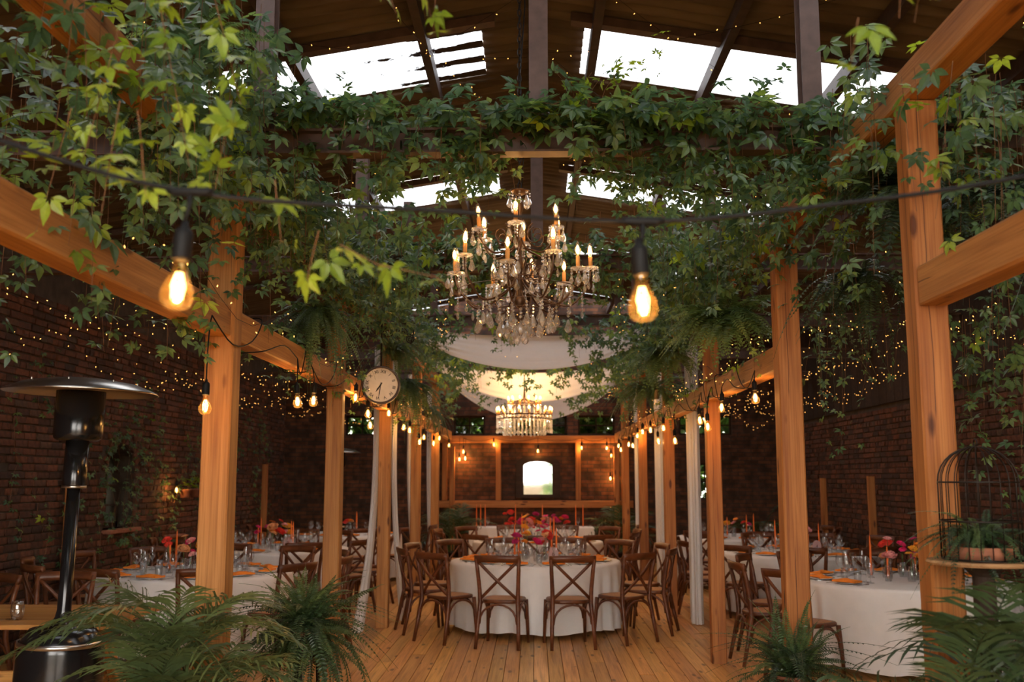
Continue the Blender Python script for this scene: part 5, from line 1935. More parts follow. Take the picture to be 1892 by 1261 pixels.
def small_candle(parent, loc, light):
    s_ = ob('candle_sleeve', SLEEVE, parent, loc, None, (1.1, 1.1, 0.6))
    ob('flame_bulb', FLAME, s_, (0, 0, 0.078), None, (1.2, 1.2, 1.6))
    ob('flame_core', FLAMEC, s_, (0, 0, 0.082), None, (1.8, 1.8, 2.0))
    if light:
        l = ob('candle_light', CAN_LIGHT2, s_, (0, 0, 0.13))


CAN_LIGHT2 = bpy.data.lights.new('candle_light', 'POINT')
CAN_LIGHT2.energy = CANDLE_W * 5
CAN_LIGHT2.color = (1.0, 0.58, 0.24)
CAN_LIGHT2.shadow_soft_size = 0.03
for k in range(18):
    a = 2 * PI * k / 18
    small_candle(t, (0.395 * math.cos(a), 0.395 * math.sin(a), 0.07), k % 3 == 0)
for k in range(12):
    a = 2 * PI * (k + 0.5) / 12
    small_candle(t, (0.24 * math.cos(a), 0.24 * math.sin(a), 0.225), k % 3 == 0)
curtain_ = MB()
strand = MB()
for k in range(7):
    bead(strand, -0.014 - 0.026 * k, 0.012)
drop(strand, -0.19, 0.017, 0.065)
for ring_r, cnt, zz in ((0.40, 46, 0.055), (0.30, 30, 0.02), (0.24, 20, 0.215)):
    for k in range(cnt):
        a = 2 * PI * k / cnt
        curtain_.add(strand.v, strand.f, Matrix.Translation((ring_r * math.cos(a), ring_r * math.sin(a), zz + r.uniform(-0.01, 0.01))))
tag(curtain_.build('crystal_curtain', M['crystal'], t), kind='stuff')

# small lit lamp and two clay planters on the left wall
t = thing('wall_lamp', 'small bare bulb lit on the brick wall beside clay planters', 'lamp', (-4.9, 13.6, 1.55))
MB().tube([(-0.1, 0, 0.1), (0.0, 0, 0.11), (0.03, 0, 0.06)], 0.008, 6).build('wall_bracket', M['iron'], t, True)
lamp(t, (0.03, 0, 0.0))
# ------------------------------------------------------------------ climbing creeper
def leaflet(mb, ang, ln, wd, droop, r):
    """one folded, toothed leaflet starting near the origin in direction ang (0 = +y)"""
    prof = ((0.18, 0.12), (0.36, 0.78), (0.55, 1.0), (0.76, 0.66))
    base = (0.0, 0.09 * ln, 0.0)
    v = [base]
    for t_, w in prof:
        z = -droop * t_ * t_ * ln
        ww = wd * w * r.uniform(0.9, 1.08)
        v += [(-ww, t_ * ln - 0.05 * ln * w, z + 0.16 * ww), (0, t_ * ln, z - 0.10 * ww), (ww, t_ * ln - 0.05 * ln * w, z + 0.16 * ww)]
    v.append((0, ln, -droop * ln))
    f = [(0, 2, 1), (0, 3, 2)]
    for k in range(3):
        a = 1 + 3 * k
        f += [(a, a + 1, a + 4, a + 3), (a + 1, a + 2, a + 5, a + 4)]
    f += [(10, 11, 13), (11, 12, 13)]
    mb.add(v, f, Matrix.Rotation(-ang, 4, 'Z'))


def creeper_leaf(seed):
    r = random.Random(seed)
    mb = MB()
    for a, k in ((-92, 0.66), (-46, 0.88), (0, 1.0), (46, 0.88), (92, 0.66)):
        leaflet(mb, math.radians(a + r.uniform(-7, 7)), 0.104 * k * r.uniform(0.92, 1.08), 0.0195 * k ** 0.6 * r.uniform(0.9, 1.1), r.uniform(0.05, 0.4), r)
    return mb


LEAVES = [creeper_leaf(k) for k in range(5)]
LEAF_ME = [m_.mesh('leaf', M['leaf']) for m_ in LEAVES]
YOUNG_ME = [m_.mesh('leaf', M['leaf_young']) for m_ in LEAVES]
LV = [np.array(m_.v) for m_ in LEAVES]


def orient(pos, tip, nrm, size):
    """matrix placing a leaf: +y to tip, +z to nrm"""
    y = Vector(tip).normalized()
    n_ = Vector(nrm)
    z = n_ - y * n_.dot(y)
    z = z.normalized() if z.length > 1e-4 else y.orthogonal().normalized()
    x = y.cross(z)
    m = Matrix((x, y, z)).transposed().to_4x4()
    return Matrix.Translation(pos) @ m @ Matrix.Scale(size, 4)


class Vine:
    def __init__(s, name, label, loc, seed, group=None, young=0.06):
        s.t = thing(name, label, 'creeper', loc, 0, group)
        s.loc = Vector(loc)
        s.r = random.Random(seed)
        s.stems = MB()
        s.leaves = []
        s.young = young

    def leaf(s, p, out, size=1.0, droop=0.6):
        r = s.r
        out = Vector(out)
        tip = Vector((r.gauss(0, 0.55), r.gauss(0, 0.55), -droop + r.gauss(0, 0.35))) + out * r.uniform(0.1, 0.7)
        nrm = out * r.uniform(0.5, 1.2) + Vector((r.gauss(0, 0.35), r.gauss(0, 0.35), 0.75 + r.gauss(0, 0.3)))
        s.leaves.append((Vector(p), tip, nrm, size * r.uniform(0.65, 1.2)))

    def strand(s, pts, spacing, spread, out, size=1.0, stem=0.0016, droop=0.6, taper=True):
        r = s.r
        pts = [Vector(p) for p in pts]
        s.stems.tube([p - s.loc for p in pts], [stem * (1 - 0.6 * i / len(pts)) for i in range(len(pts))], 4)
        acc = r.uniform(0, spacing)
        total = sum((b - a).length for a, b in zip(pts, pts[1:])) or 1
        gone = 0.0
        for a, b in zip(pts, pts[1:]):
            ln = (b - a).length
            while acc < ln:
                u = (gone + acc) / total
                p = a.lerp(b, acc / ln) + Vector((r.gauss(0, spread), r.gauss(0, spread), r.gauss(0, spread * 0.7)))
                s.leaf(p, out, size * (1 - 0.4 * u if taper else 1), droop)
                acc += spacing * r.uniform(0.6, 1.4)
            acc -= ln
            gone += ln

    def hang(s, p, length, spacing, spread, out, size=1.0, drift=0.12, droop=0.6):
        r = s.r
        n = max(3, int(length / 0.12))
        q = Vector(p)
        pts = [q.copy()]
        d = Vector((r.gauss(0, drift), r.gauss(0, drift), 0))
        for i in range(n):
            d += Vector((r.gauss(0, 0.12), r.gauss(0, 0.12), 0)) * 0.5
            q = q + Vector((d.x * 0.4, d.y * 0.4, -1)) * (length / n)
            pts.append(q.copy())
        s.strand(pts, spacing, spread, out, size, droop=droop)

    def done(s, n_obj):
        r = s.r
        if s.stems.v:
            tag(s.stems.build('stem', M['stem'], s.t), kind='stuff')
        cam_p = Vector((0, 0, CAM_H))

        def score(q):
            v = q[0] - cam_p
            off = 0.0
            if v.y > 0.3:
                ax, az = abs(v.x / v.y + 0.02), abs(v.z / v.y - 0.138)
                off = max(0, ax - 0.53) * 12 + max(0, az - 0.37) * 12
            else:
                off = 9
            return v.length / q[3] + off * 5
        s.leaves.sort(key=score)
        mass = []
        faces = []
        nv = 0
        for k, (p, tip, nrm, size) in enumerate(s.leaves):
            m = orient(p - s.loc, tip, nrm, size)
            if k < n_obj:
                o = bpy.data.objects.new('leaf', (YOUNG_ME if r.random() < s.young else LEAF_ME)[r.randrange(5)])
                COL.objects.link(o)
                o.parent = s.t
                o.matrix_local = m
            else:
                q = r.randrange(5)
                a = np.array(m)
                mass.append(LV[q] @ a[:3, :3].T + a[:3, 3])
                faces += [tuple(i + nv for i in f_) for f_ in LEAVES[q].f]
                nv += len(LV[q])
        if mass:
            me = bpy.data.meshes.new('leaf_mass')
            me.from_pydata(np.concatenate(mass).tolist(), [], faces)
            me.materials.append(M['leaf_field'])
            tag(ob('leaf_mass', me, s.t), kind='stuff')


FRONT = (0, -1, 0.1)
# --- on the first steel tie beam
V = Vine('creeper', 'dense green creeper smothering the steel beam above the large chandelier', (0, 5.3, TIE1), 11, 'creepers on the steel beams', 0.05)
r = V.r
for k in range(40):   # runners along the beam
    x0 = r.uniform(-1.9, 2.4)
    lift = 0.06 if x0 < -0.9 else 0.0
    pts = [(x0 + 0.14 * i, 5.2 + lift + r.uniform(-0.16, 0.12), TIE1 + lift + r.uniform(-0.02, 0.10)) for i in range(6)]
    V.strand(pts, 0.055, 0.06, FRONT, 1.0, droop=0.35, taper=False)
for k in range(165):
    x = r.uniform(-1.75, 2.5)
    dens = 0.35 if -0.28 < x < 0.18 else (0.3 if x < -0.95 else 1.0)
    if r.random() > dens:
        continue
    ln = r.uniform(0.15, 0.45) * (0.8 if x < -0.9 else 1.0) + (0.12 if 0.1 < x < 1.5 else 0)
    V.hang((x, 5.17 + r.uniform(-0.12, 0.3), TIE1 + r.uniform(-0.12, 0.06)), ln, 0.05, 0.045, FRONT, 1.0)
for k in range(24):   # upright shoots
    x = r.choice([r.uniform(-1.9, -0.9), r.uniform(0.05, 0.6), r.uniform(1.2, 2.4)])
    h = r.uniform(0.1, 0.32)
    V.strand([(x, 5.25, TIE1 + 0.03), (x + r.uniform(-0.05, 0.05), 5.2, TIE1 + h * 0.6), (x + r.uniform(-0.12, 0.12), 5.15, TIE1 + h)], 0.06, 0.03, (0, -0.7, 0.6), 0.9, droop=-0.1)
V.done(300)
# --- up the middle steel post: pale shoots
V = Vine('creeper', 'pale young creeper shoots climbing beside the middle steel post', (0.35, 5.25, TIE1), 12, 'creepers on the steel beams', 0.9)
for k in range(6):
    x = 0.12 + 0.07 * k
    V.strand([(x, 5.2, TIE1), (x + 0.06, 5.18, TIE1 + 0.18), (x + 0.1 + 0.03 * k, 5.15, TIE1 + 0.22 + 0.05 * k)], 0.055, 0.035, (0, -0.7, 0.5), 0.75, droop=0.1)
V.done(90)

# --- curtain of creeper along the left top plate
V = Vine('creeper', 'deep creeper curtain hanging from the clock-side top plate', (XL, 8.0, PLATE1), 13, 'creepers on the top plates', 0.05)
r = V.r
for k in range(250):
    y = 5.5 + 7.5 * r.random() ** 1.25
    x = XL + 0.02 + abs(r.gauss(0, 0.26)) + (0.25 if r.random() < 0.25 else 0)
    ln = r.uniform(0.2, 0.62) * (1.0 if y < 8.5 else 0.85)
    V.hang((x, y, PLATE1 + r.uniform(-0.1, 0.12)), ln, 0.062, 0.055, (0.5, -0.8, 0.15), 1.0)
for k in range(30):
    y = r.uniform(5.4, 11)
    V.strand([(XL + r.uniform(-0.15, 0.35), y + 0.16 * i, PLATE1 + 0.05 + r.uniform(-0.03, 0.1)) for i in range(5)], 0.06, 0.06, (0.3, -0.8, 0.4), 1.0, droop=0.3, taper=False)
V.done(300)
V = Vine('creeper', 'deep creeper curtain hanging from the birdcage-side top plate', (XR, 8.0, PLATE1), 14, 'creepers on the top plates', 0.12)
r = V.r
for k in range(215):
    y = 5.9 + 7 * r.random() ** 1.25
    x = XR - 0.02 - abs(r.gauss(0, 0.27)) - (0.25 if r.random() < 0.2 else 0)
    ln = r.uniform(0.2, 0.6)
    V.hang((x, y, PLATE1 + r.uniform(-0.1, 0.12)), ln, 0.062, 0.055, (-0.5, -0.8, 0.15), 1.0)
for k in range(30):
    y = r.uniform(5.6, 11)
    V.strand([(XR + r.uniform(-0.35, 0.2), y + 0.16 * i, PLATE1 + 0.05 + r.uniform(-0.03, 0.1)) for i in range(5)], 0.06, 0.06, (-0.3, -0.8, 0.4), 1.0, droop=0.3, taper=False)
V.done(300)
# --- second, third and later tie beams
V = Vine('creeper', 'creeper trailing from the second steel beam behind the large chandelier', (0, 8.45, TIE1), 15, 'creepers on the steel beams', 0.12)
r = V.r
for k in range(110):
    u = r.random()
    x = (-1.6 + 1.3 * u) if r.random() < 0.48 else (1.7 - 1.5 * u)
    ln = r.uniform(0.1, 0.5)
    V.hang((x, 8.35 + r.uniform(-0.15, 0.4), TIE1 + r.uniform(-0.1, 0.1)), ln, 0.065, 0.05, FRONT, 1.0)
for k in range(18):
    x0 = r.uniform(-1.6, 1.4)
    V.strand([(x0 + 0.14 * i, 8.38 + r.uniform(-0.1, 0.1), TIE1 + r.uniform(0.0, 0.12)) for i in range(5)], 0.06, 0.06, FRONT, 1.0, droop=0.3, taper=False)
for k in range(70):
    x = r.uniform(-1.45, -0.35) if k % 2 else r.uniform(0.4, 1.5)
    V.hang((x, r.uniform(6.7, 8.2), 3.52 + r.uniform(-0.06, 0.16)), r.uniform(0.12, 0.42), 0.065, 0.05, FRONT, 1.0)
V.done(220)
V = Vine('creeper', 'creeper strands trailing in front of and behind the first white drape', (0, 11.5, TIE1), 16, 'creepers on the steel beams', 0.25)
r = V.r
for k in range(46):
    x = r.uniform(0.25, 1.5) if k % 3 else r.uniform(-1.6, 0.2)
    V.hang((x, 11.35 + r.uniform(-0.1, 0.15), TIE0 + r.uniform(-0.05, 0.15)), r.uniform(0.25, 0.62) if x > 0.2 else r.uniform(0.15, 0.45), 0.085, 0.035, FRONT, 0.95)
for k in range(70):
    x = r.uniform(-1.5, 1.4)
    V.hang((x, 13.1 + r.uniform(-0.5, 0.7), 3.25 + 0.1 * abs(x) + r.uniform(-0.1, 0.1)), r.uniform(0.15, 0.45) + (0.15 if abs(x) > 0.7 else 0), 0.06, 0.06, FRONT, 1.15)
for k in range(26):
    x = r.choice([-1, 1]) * r.uniform(0.5, 1.5)
    V.hang((x, 15.6 + r.uniform(-0.6, 0.7), 3.3), r.uniform(0.3, 0.8), 0.07, 0.06, FRONT, 1.2)
V.done(200)

# --- big mass close by on the left
V = Vine('creeper', 'large tangled creeper mass hanging over the heater side near the entrance', (-2.0, 4.0, 3.0), 17, 'creepers near the entrance', 0.22)
r = V.r
for k in range(120):
    y = r.uniform(2.9, 5.35)
    x = -1.28 - abs(r.gauss(0, 0.42))
    z = r.uniform(3.25, 3.95)
    V.hang((x, y, z), r.uniform(0.3, 0.85), 0.07, 0.06, (0.45, -0.85, 0.25), 1.05)
for k in range(34):   # over the lower beam
    y = r.uniform(3.2, 5.4)
    V.hang((XL + r.uniform(-0.45, 0.14), y, BZL + BHT + r.uniform(0.0, 0.15)), r.uniform(0.12, 0.4), 0.07, 0.05, (0.5, -0.8, 0.2), 0.95)
for k in range(22):
    y = r.uniform(5.5, 8.2)
    V.hang((XL + r.uniform(-0.3, 0.12), y, BZL + BHT + r.uniform(0.0, 0.2)), r.uniform(0.15, 0.4), 0.08, 0.05, (0.5, -0.8, 0.2), 0.9)
V.done(300)
# --- mass close by on the right
V = Vine('creeper', 'loose creeper trailing from the birdcage-side timbers near the entrance', (2.1, 4.2, 3.2), 18, 'creepers near the entrance', 0.2)
r = V.r
for k in range(64):
    y = r.uniform(3.6, 5.6)
    x = 1.45 + abs(r.gauss(0, 0.5))
    V.hang((x, y, r.uniform(3.1, 3.75)), r.uniform(0.2, 0.7), 0.075, 0.06, (-0.45, -0.85, 0.25), 1.0)
for k in range(30):
    y = r.uniform(3.2, 4.6)
    x = r.uniform(1.7, 2.5)
    V.hang((x, y, r.uniform(3.0, 3.6)), r.uniform(0.5, 1.25), 0.12, 0.035, (-0.3, -0.9, 0.2), 0.75, 0.2)
for k in range(26):
    y = r.uniform(4.4, 8.5)
    x = XR + r.uniform(0.25, 1.1)
    V.hang((x, y, r.uniform(2.75, 3.3)), r.uniform(0.5, 1.2), 0.13, 0.035, (-0.3, -0.9, 0.2), 0.7, 0.2)
V.done(300)
# dark hanging ivy right edge
V = Vine('ivy', 'dark ivy veil hanging behind the birdcage', (2.6, 5.0, 2.6), 19, None, 0.0)
r = V.r
for k in range(46):
    V.hang((r.uniform(2.3, 3.3), r.uniform(4.7, 5.6), r.uniform(2.3, 2.9)), r.uniform(0.4, 0.95), 0.075, 0.05, (-0.3, -0.9, 0.1), 0.8)
V.done(150)
# --- single shoots hanging close to the lens
V = Vine('creeper_shoots', 'thin young creeper shoots dangling close above the festoon cable', (-0.9, 2.4, 3.0), 20, None, 1.0)
r = V.r
for (x, y, z, ln, sz) in ((-0.33, 2.7, 3.16, 0.22, 0.85), (-0.44, 2.75, 3.12, 0.12, 0.8), (-0.28, 2.7, 3.02, 0.10, 0.7),
                         (-1.02, 2.5, 3.0, 0.55, 0.85), (-0.78, 2.45, 2.62, 0.24, 0.85), (-0.62, 2.3, 2.36, 0.16, 0.8), (-0.5, 2.25, 2.22, 0.12, 0.75), (-1.15, 2.6, 2.9, 0.4, 0.9), (-0.86, 2.5, 2.95, 0.3, 0.8),
                         (-1.05, 2.4, 2.6, 0.3, 0.9), (-1.32, 2.7, 2.7, 0.35, 0.9), (-0.92, 2.2, 2.5, 0.2, 0.8),
                         (0.72, 2.1, 2.66, 0.10, 0.95), (0.86, 2.2, 2.86, 0.14, 0.9), (1.0, 2.4, 2.98, 0.2, 0.8)):
    V.hang((x, y, z), ln, 0.065, 0.02, (0, -0.9, 0.3), sz, 0.35)
V.strand([(-0.46, 2.3, 2.2), (-0.36, 2.25, 2.14), (-0.22, 2.2, 2.10), (-0.16, 2.2, 2.05)], 0.09, 0.01, (0, -0.9, 0.3), 0.7)
V.done(160)
# --- climbing the left brick wall
V = Vine('wall_creeper', 'small-leaved creeper climbing the brick wall round the arched windows', (-4.9, 12.0, 0.5), 21, None, 0.03)
r = V.r
for k in range(95):
    y = r.uniform(9.4, 18.5)
    z = r.uniform(0.4, 2.3)
    pts = [(-4.93, y, z)]
    for i in range(6):
        y += r.gauss(0, 0.08)
        z += r.uniform(0.05, 0.2)
        pts.append((-4.93, y, min(z, 3.3)))
    V.strand(pts, 0.11, 0.05, (1, -0.4, 0.1), 0.75, 0.003)
V.leaves = [(Vector((max(q[0].x, -4.95), q[0].y, q[0].z)), *q[1:]) for q in V.leaves]
V.done(170)
# creeper on the lower beams further back
V = Vine('creeper', 'thin creeper winding along the birdcage-side beam over the bulbs', (XR, 9.0, BZR + BHT), 22, 'creepers on the lower beams', 0.1)
r = V.r
for k in range(26):
    y = r.uniform(6.8, 13)
    V.hang((XR - r.uniform(0.0, 0.12), y, BZR + BHT + r.uniform(0.0, 0.12)), r.uniform(0.08, 0.3), 0.08, 0.04, (-0.5, -0.8, 0.2), 0.7)
V.done(90)
V = Vine('creeper', 'thin creeper winding along the clock-side beam over the bulbs', (XL, 9.0, BZL + BHT), 23, 'creepers on the lower beams', 0.1)
r = V.r
for k in range(34):
    y = r.uniform(8.0, 14)
    V.hang((XL + r.uniform(0.0, 0.15), y, BZL + BHT + r.uniform(0.0, 0.15)), r.uniform(0.1, 0.4), 0.08, 0.04, (0.5, -0.8, 0.2), 0.75)
V.done(120)


# ------------------------------------------------------------------ ferns
def frond_mesh(seed, ln, wd, droop, n, mat, taper=1.0, pitch=0.0):
    """feather frond along +y, bending down"""
    r = random.Random(seed)
    mb = MB()
    pts = []
    for i in range(n + 1):
        u = i / n
        pts.append(Vector((0.03 * ln * math.sin(u * 2.5 + seed), ln * (u - 0.22 * droop * u * u), ln * (0.25 * u - droop * 0.75 * u * u))))
    mb.tube(pts, [0.0028 * (1 - 0.7 * i / n) for i in range(n + 1)], 3, cap=False)
    for i in range(1, n):
        u = i / n
        w = wd * (math.sin(PI * min(1, (u * 0.95 + 0.12))) ** 0.7 if taper < 1.5 else (1 - u) ** 0.8 * min(1, u * 6))
        p = pts[i]
        t_ = (pts[i + 1] - pts[i - 1]).normalized()
        up = Vector((1, 0, 0)).cross(t_).normalized()
        hw = ln / n * 0.46
        for s_ in (-1, 1):
            q = p + Vector((s_, 0, 0)) * w + t_ * (0.25 * w) - up * (r.uniform(0.0, 0.35) * w)
            m1 = p + Vector((s_, 0, 0)) * w * 0.45 + t_ * (hw + 0.11 * w)
            m0 = p + Vector((s_, 0, 0)) * w * 0.45 - t_ * (hw - 0.11 * w)
            b = len(mb.v)
            mb.v += [tuple(p - t_ * hw * 0.5), tuple(m0), tuple(q), tuple(m1)]
            mb.f.append((b, b + 1, b + 2, b + 3))
    return mb.mesh('frond', mat)


FR_B = [frond_mesh(k, 0.55, 0.034, 0.9 + 0.25 * k, 34, M['fern']) for k in range(4)]
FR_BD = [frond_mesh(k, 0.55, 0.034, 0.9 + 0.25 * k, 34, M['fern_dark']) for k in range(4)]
FR_U = [frond_mesh(k + 30, 0.5, 0.034, 0.3 + 0.2 * k, 32, M['fern']) for k in range(4)]
FR_W = [frond_mesh(k + 10, 0.5, 0.10, 0.7 + 0.3 * k, 26, M['fern_light'], 2.0) for k in range(3)]
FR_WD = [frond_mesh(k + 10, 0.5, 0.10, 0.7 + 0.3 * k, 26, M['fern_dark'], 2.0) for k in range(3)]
FR_BACK = [None]
POTS = {}


def pot_mesh(rad, h, mat):
    return MB().lathe([(0.0, 0.0), (rad * 0.7, 0.0), (rad * 0.95, h * 0.85), (rad * 1.05, h * 0.85), (rad * 1.06, h), (rad * 0.95, h), (rad * 0.88, h * 0.86), (0.0, h * 0.84)], 18, cap=False).mesh('pot', mat, True)


def fern(label, loc, n, meshes, size, up, seed, group, side=None, pot=True, low=None, hook=None):
    """loc: centre of the crown; up: how steeply the fronds leave (1 upright, 0 flat, -1 hanging)"""
    r = random.Random(seed)
    z0 = loc[2]
    t = thing('fern', label, 'fern', loc, 0, group)
    if pot:
        ob('pot', pot_mesh(0.085, 0.12, M['iron'] if hook else M['terracotta']), t, (0, 0, -0.11))
    if hook:
        for q in range(3):
            a = 2.1 * q
            MB().tube([(0.08 * math.cos(a), 0.08 * math.sin(a), 0.005), (hook[0] - loc[0], hook[1] - loc[1], hook[2] - loc[2])], 0.002, 4).build('hanger_wire', M['iron'], t)
    for k in range(n):
        a = 2 * PI * (k * 0.618 + r.uniform(-0.05, 0.05))
        if side is not None and r.random() < 0.7:
            a = side + r.gauss(0, 0.9)
        el = up + r.uniform(-0.45, 0.45)
        if low is not None and k % 2:
            el = low + r.uniform(-0.5, 0.5)
        m = Matrix.Rotation(a - PI / 2, 4, 'Z') @ Matrix.Rotation(el, 4, 'X') @ Matrix.Rotation(r.uniform(-0.4, 0.4), 4, 'Y')
        o = bpy.data.objects.new('frond', meshes[r.randrange(len(meshes))])
        COL.objects.link(o)
        o.parent = t
        o.matrix_local = Matrix.Translation((r.gauss(0, 0.03), r.gauss(0, 0.03), r.uniform(-0.01, 0.03))) @ m @ Matrix.Scale(size * r.uniform(0.7, 1.15), 4)
    return t


TOPL, TOPR = BZL + BHT + 0.11, BZR + BHT + 0.11
G = 'ferns set on the beams'
fern('big drooping boston fern hanging before the second clock-side post', (-1.6, 7.3, 2.84), 90, FR_B, 1.0, 0.0, 1, G, side=-1.7, hook=(XL + 0.05, 7.3, PLATE0))
fern('boston fern spilling off the clock-side beam behind the clock', (XL + 0.12, 11.9, TOPL + 0.05), 80, FR_B, 1.25, 0.1, 2, G, side=-0.5)
fern('small boston fern half hidden in creeper above the clock', (-1.46, 10.5, 3.0), 44, FR_B, 1.0, 0.1, 3, G, side=-0.5, hook=(XL + 0.05, 10.5, PLATE0))
fern('broad-leaved fern hanging before the split post above the bulbs', (1.42, 7.3, 2.80), 70, FR_W, 1.2, 0.1, 4, G, side=PI + 1.2, hook=(XR - 0.05, 7.3, PLATE0))
fern('broad-leaved fern hanging above the lone post', (1.36, 10.2, 2.90), 56, FR_W, 1.2, 0.1, 5, G, side=PI + 1.2, hook=(XR - 0.05, 10.4, PLATE0))
fern('bushy fern hanging before the first white curtain', (1.44, 11.95, 2.70), 70, FR_B, 1.2, 0.2, 6, G, side=PI + 0.6, hook=(XR - 0.05, 11.95, PLATE0))
fern('bushy fern on the far clock-side beam near the back', (XL + 0.03, 15.4, TOPL), 36, FR_BD, 1.1, 0.1, 7, G, side=-0.5)
fern('long hanging fern deep in the creeper near the entrance', (-1.78, 4.55, 3.45), 42, FR_B, 1.15, -0.5, 8, G, side=-0.8, pot=False)
fern('upper fern catching light in the creeper near the entrance', (-1.55, 4.3, 3.62), 18, FR_W, 0.8, 0.1, 9, G, side=-0.8, pot=False)
fern('wide dark fern over the birdcage-side post near the entrance', (1.85, 4.9, 3.05), 44, FR_WD, 1.25, 0.05, 10, G, side=PI + 1.0, pot=False)
fern('dark sword fern hanging above the birdcage', (2.25, 4.7, 3.0), 40, FR_BD, 1.2, 0.0, 11, G, side=PI + 1.0, pot=False)
fern('dark sword fern drooping beside the split post', (2.0, 5.9, 2.85), 36, FR_BD, 1.1, -0.2, 12, G, side=PI + 1.0, pot=False)


# plant stands on the floor
def stand(label, x, y, h, rad, mat):
    t = thing('plant_stand', label, 'plant stand', (x, y, 0))
    MB().lathe([(0.0, h - 0.025), (rad, h - 0.025), (rad + 0.004, h - 0.02), (rad, h), (0.0, h)], 24, cap=False).build('shelf', mat, t)
    for k in range(3):
        a = 2 * PI * k / 3 + 0.4
        MB().tube([(rad * 0.85 * math.cos(a), rad * 0.85 * math.sin(a), 0), (rad * 0.6 * math.cos(a), rad * 0.6 * math.sin(a), h - 0.025)], 0.012, 6).build('leg', mat, t)
    return t


stand('dark tripod stand under the boston fern at the second clock-side post', -1.42, 6.35, 0.59, 0.12, M['iron'])
fern('full boston fern on a stand at the foot of the second clock-side post', (-1.42, 6.35, 0.70), 200, FR_B + FR_BD + FR_U, 1.05, 0.8, 13, 'floor ferns', low=-0.15)
stand('dark tripod stand under the fern at the split post', 1.42, 5.75, 0.45, 0.12, M['iron'])
fern('bushy dark fern on a stand at the foot of the split post', (1.42, 5.75, 0.56), 130, FR_BD + FR_U, 0.9, 0.9, 14, 'floor ferns', low=0.1)


# ------------------------------------------------------------------ palms
def palm_frond(seed, mat, ln=1.1, n=24, lf=0.34, bend=0.75):
    r = random.Random(seed)
    mb = MB()
    pts = []
    for i in range(n + 1):
        u = i / n
        pts.append(Vector((0.02 * math.sin(3 * u + seed), ln * (0.30 * u + 0.52 * bend * u * u), ln * (0.98 * u - 0.62 * bend * u ** 2.2))))
    mb.tube(pts, [0.007 * (1 - 0.8 * i / n) for i in range(n + 1)], 4, cap=False)
    st = int(n * 0.36)
    for i in range(st, n + 1):
        u = (i - st) / (n - st)
        w = lf * (0.55 + 0.6 * math.sin(PI * (u * 0.8 + 0.15))) * (1 - 0.35 * u)
        p = pts[i]
        t_ = (pts[i] - pts[i - 1]).normalized()
        up = Vector((1, 0, 0)).cross(t_).normalized()
        for s_ in (-1, 1):
            d = (Vector((s_, 0, 0)) * r.uniform(0.62, 0.85) + t_ * r.uniform(0.5, 0.8) + up * r.uniform(0.05, 0.35)).normalized()
            hw = 0.0066
            prev = None
            side = t_ * 0.6 + up * 0.3
            side = (side - d * side.dot(d)).normalized()
            ring = []
            q = p.copy()
            for k, kw in enumerate((0.35, 1.0, 0.85, 0.0)):
                ring.append((q - side * hw * kw, q + side * hw * kw))
                q = q + d * (w / 3)
                d = (d + Vector((0, 0, -0.28 - 0.12 * r.random()))).normalized()
            b = len(mb.v)
            for a_, b_ in ring[:3]:
                mb.v += [tuple(a_), tuple(b_)]
            mb.v.append(tuple(ring[3][0]))
            mb.f += [(b, b + 1, b + 3, b + 2), (b + 2, b + 3, b + 5, b + 4), (b + 4, b + 5, b + 6)]
    return mb.mesh('frond', mat)


PALM = [palm_frond(k, M['palm'], 0.72, 22, 0.26, 0.55 + 0.3 * k) for k in range(4)]
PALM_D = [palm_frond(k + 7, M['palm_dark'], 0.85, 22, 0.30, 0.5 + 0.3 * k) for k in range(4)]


def palm(label, loc, n, meshes, size, seed, spread=0.55, group='potted palms', pot_h=0.3, cane=0.45):
    r = random.Random(seed)
    t = thing('potted_palm', label, 'palm', loc, 0, group)
    ob('pot', pot_mesh(0.17, pot_h, M['iron']), t)
    MB().lathe([(0.0, pot_h * 0.88), (0.14, pot_h * 0.87), (0.0, pot_h * 0.86)], 12, cap=False).build('soil', M['soil'], t)
    for k in range(n):
        a = 2 * PI * (k * 0.618) + r.uniform(-0.3, 0.3)
        tilt = -abs(r.gauss(0, spread)) * 0.7 + 0.15
        m = Matrix.Rotation(a, 4, 'Z') @ Matrix.Rotation(tilt, 4, 'X')
        o = bpy.data.objects.new('frond', meshes[r.randrange(len(meshes))])
        COL.objects.link(o)
        o.parent = t
        cx_, cy2 = r.gauss(0, 0.06), r.gauss(0, 0.06)
        zc = pot_h * 0.85 + cane * r.random()
        o.matrix_local = Matrix.Translation((cx_, cy2, zc)) @ m @ Matrix.Scale(size * r.uniform(0.75, 1.1), 4)
        if k % 4 == 0:
            MB().tube([(cx_ * 0.6, cy2 * 0.6, pot_h * 0.8), (cx_, cy2, zc + 0.02)], 0.009, 6).build('cane', M['stem_green'], t, True)
    return t


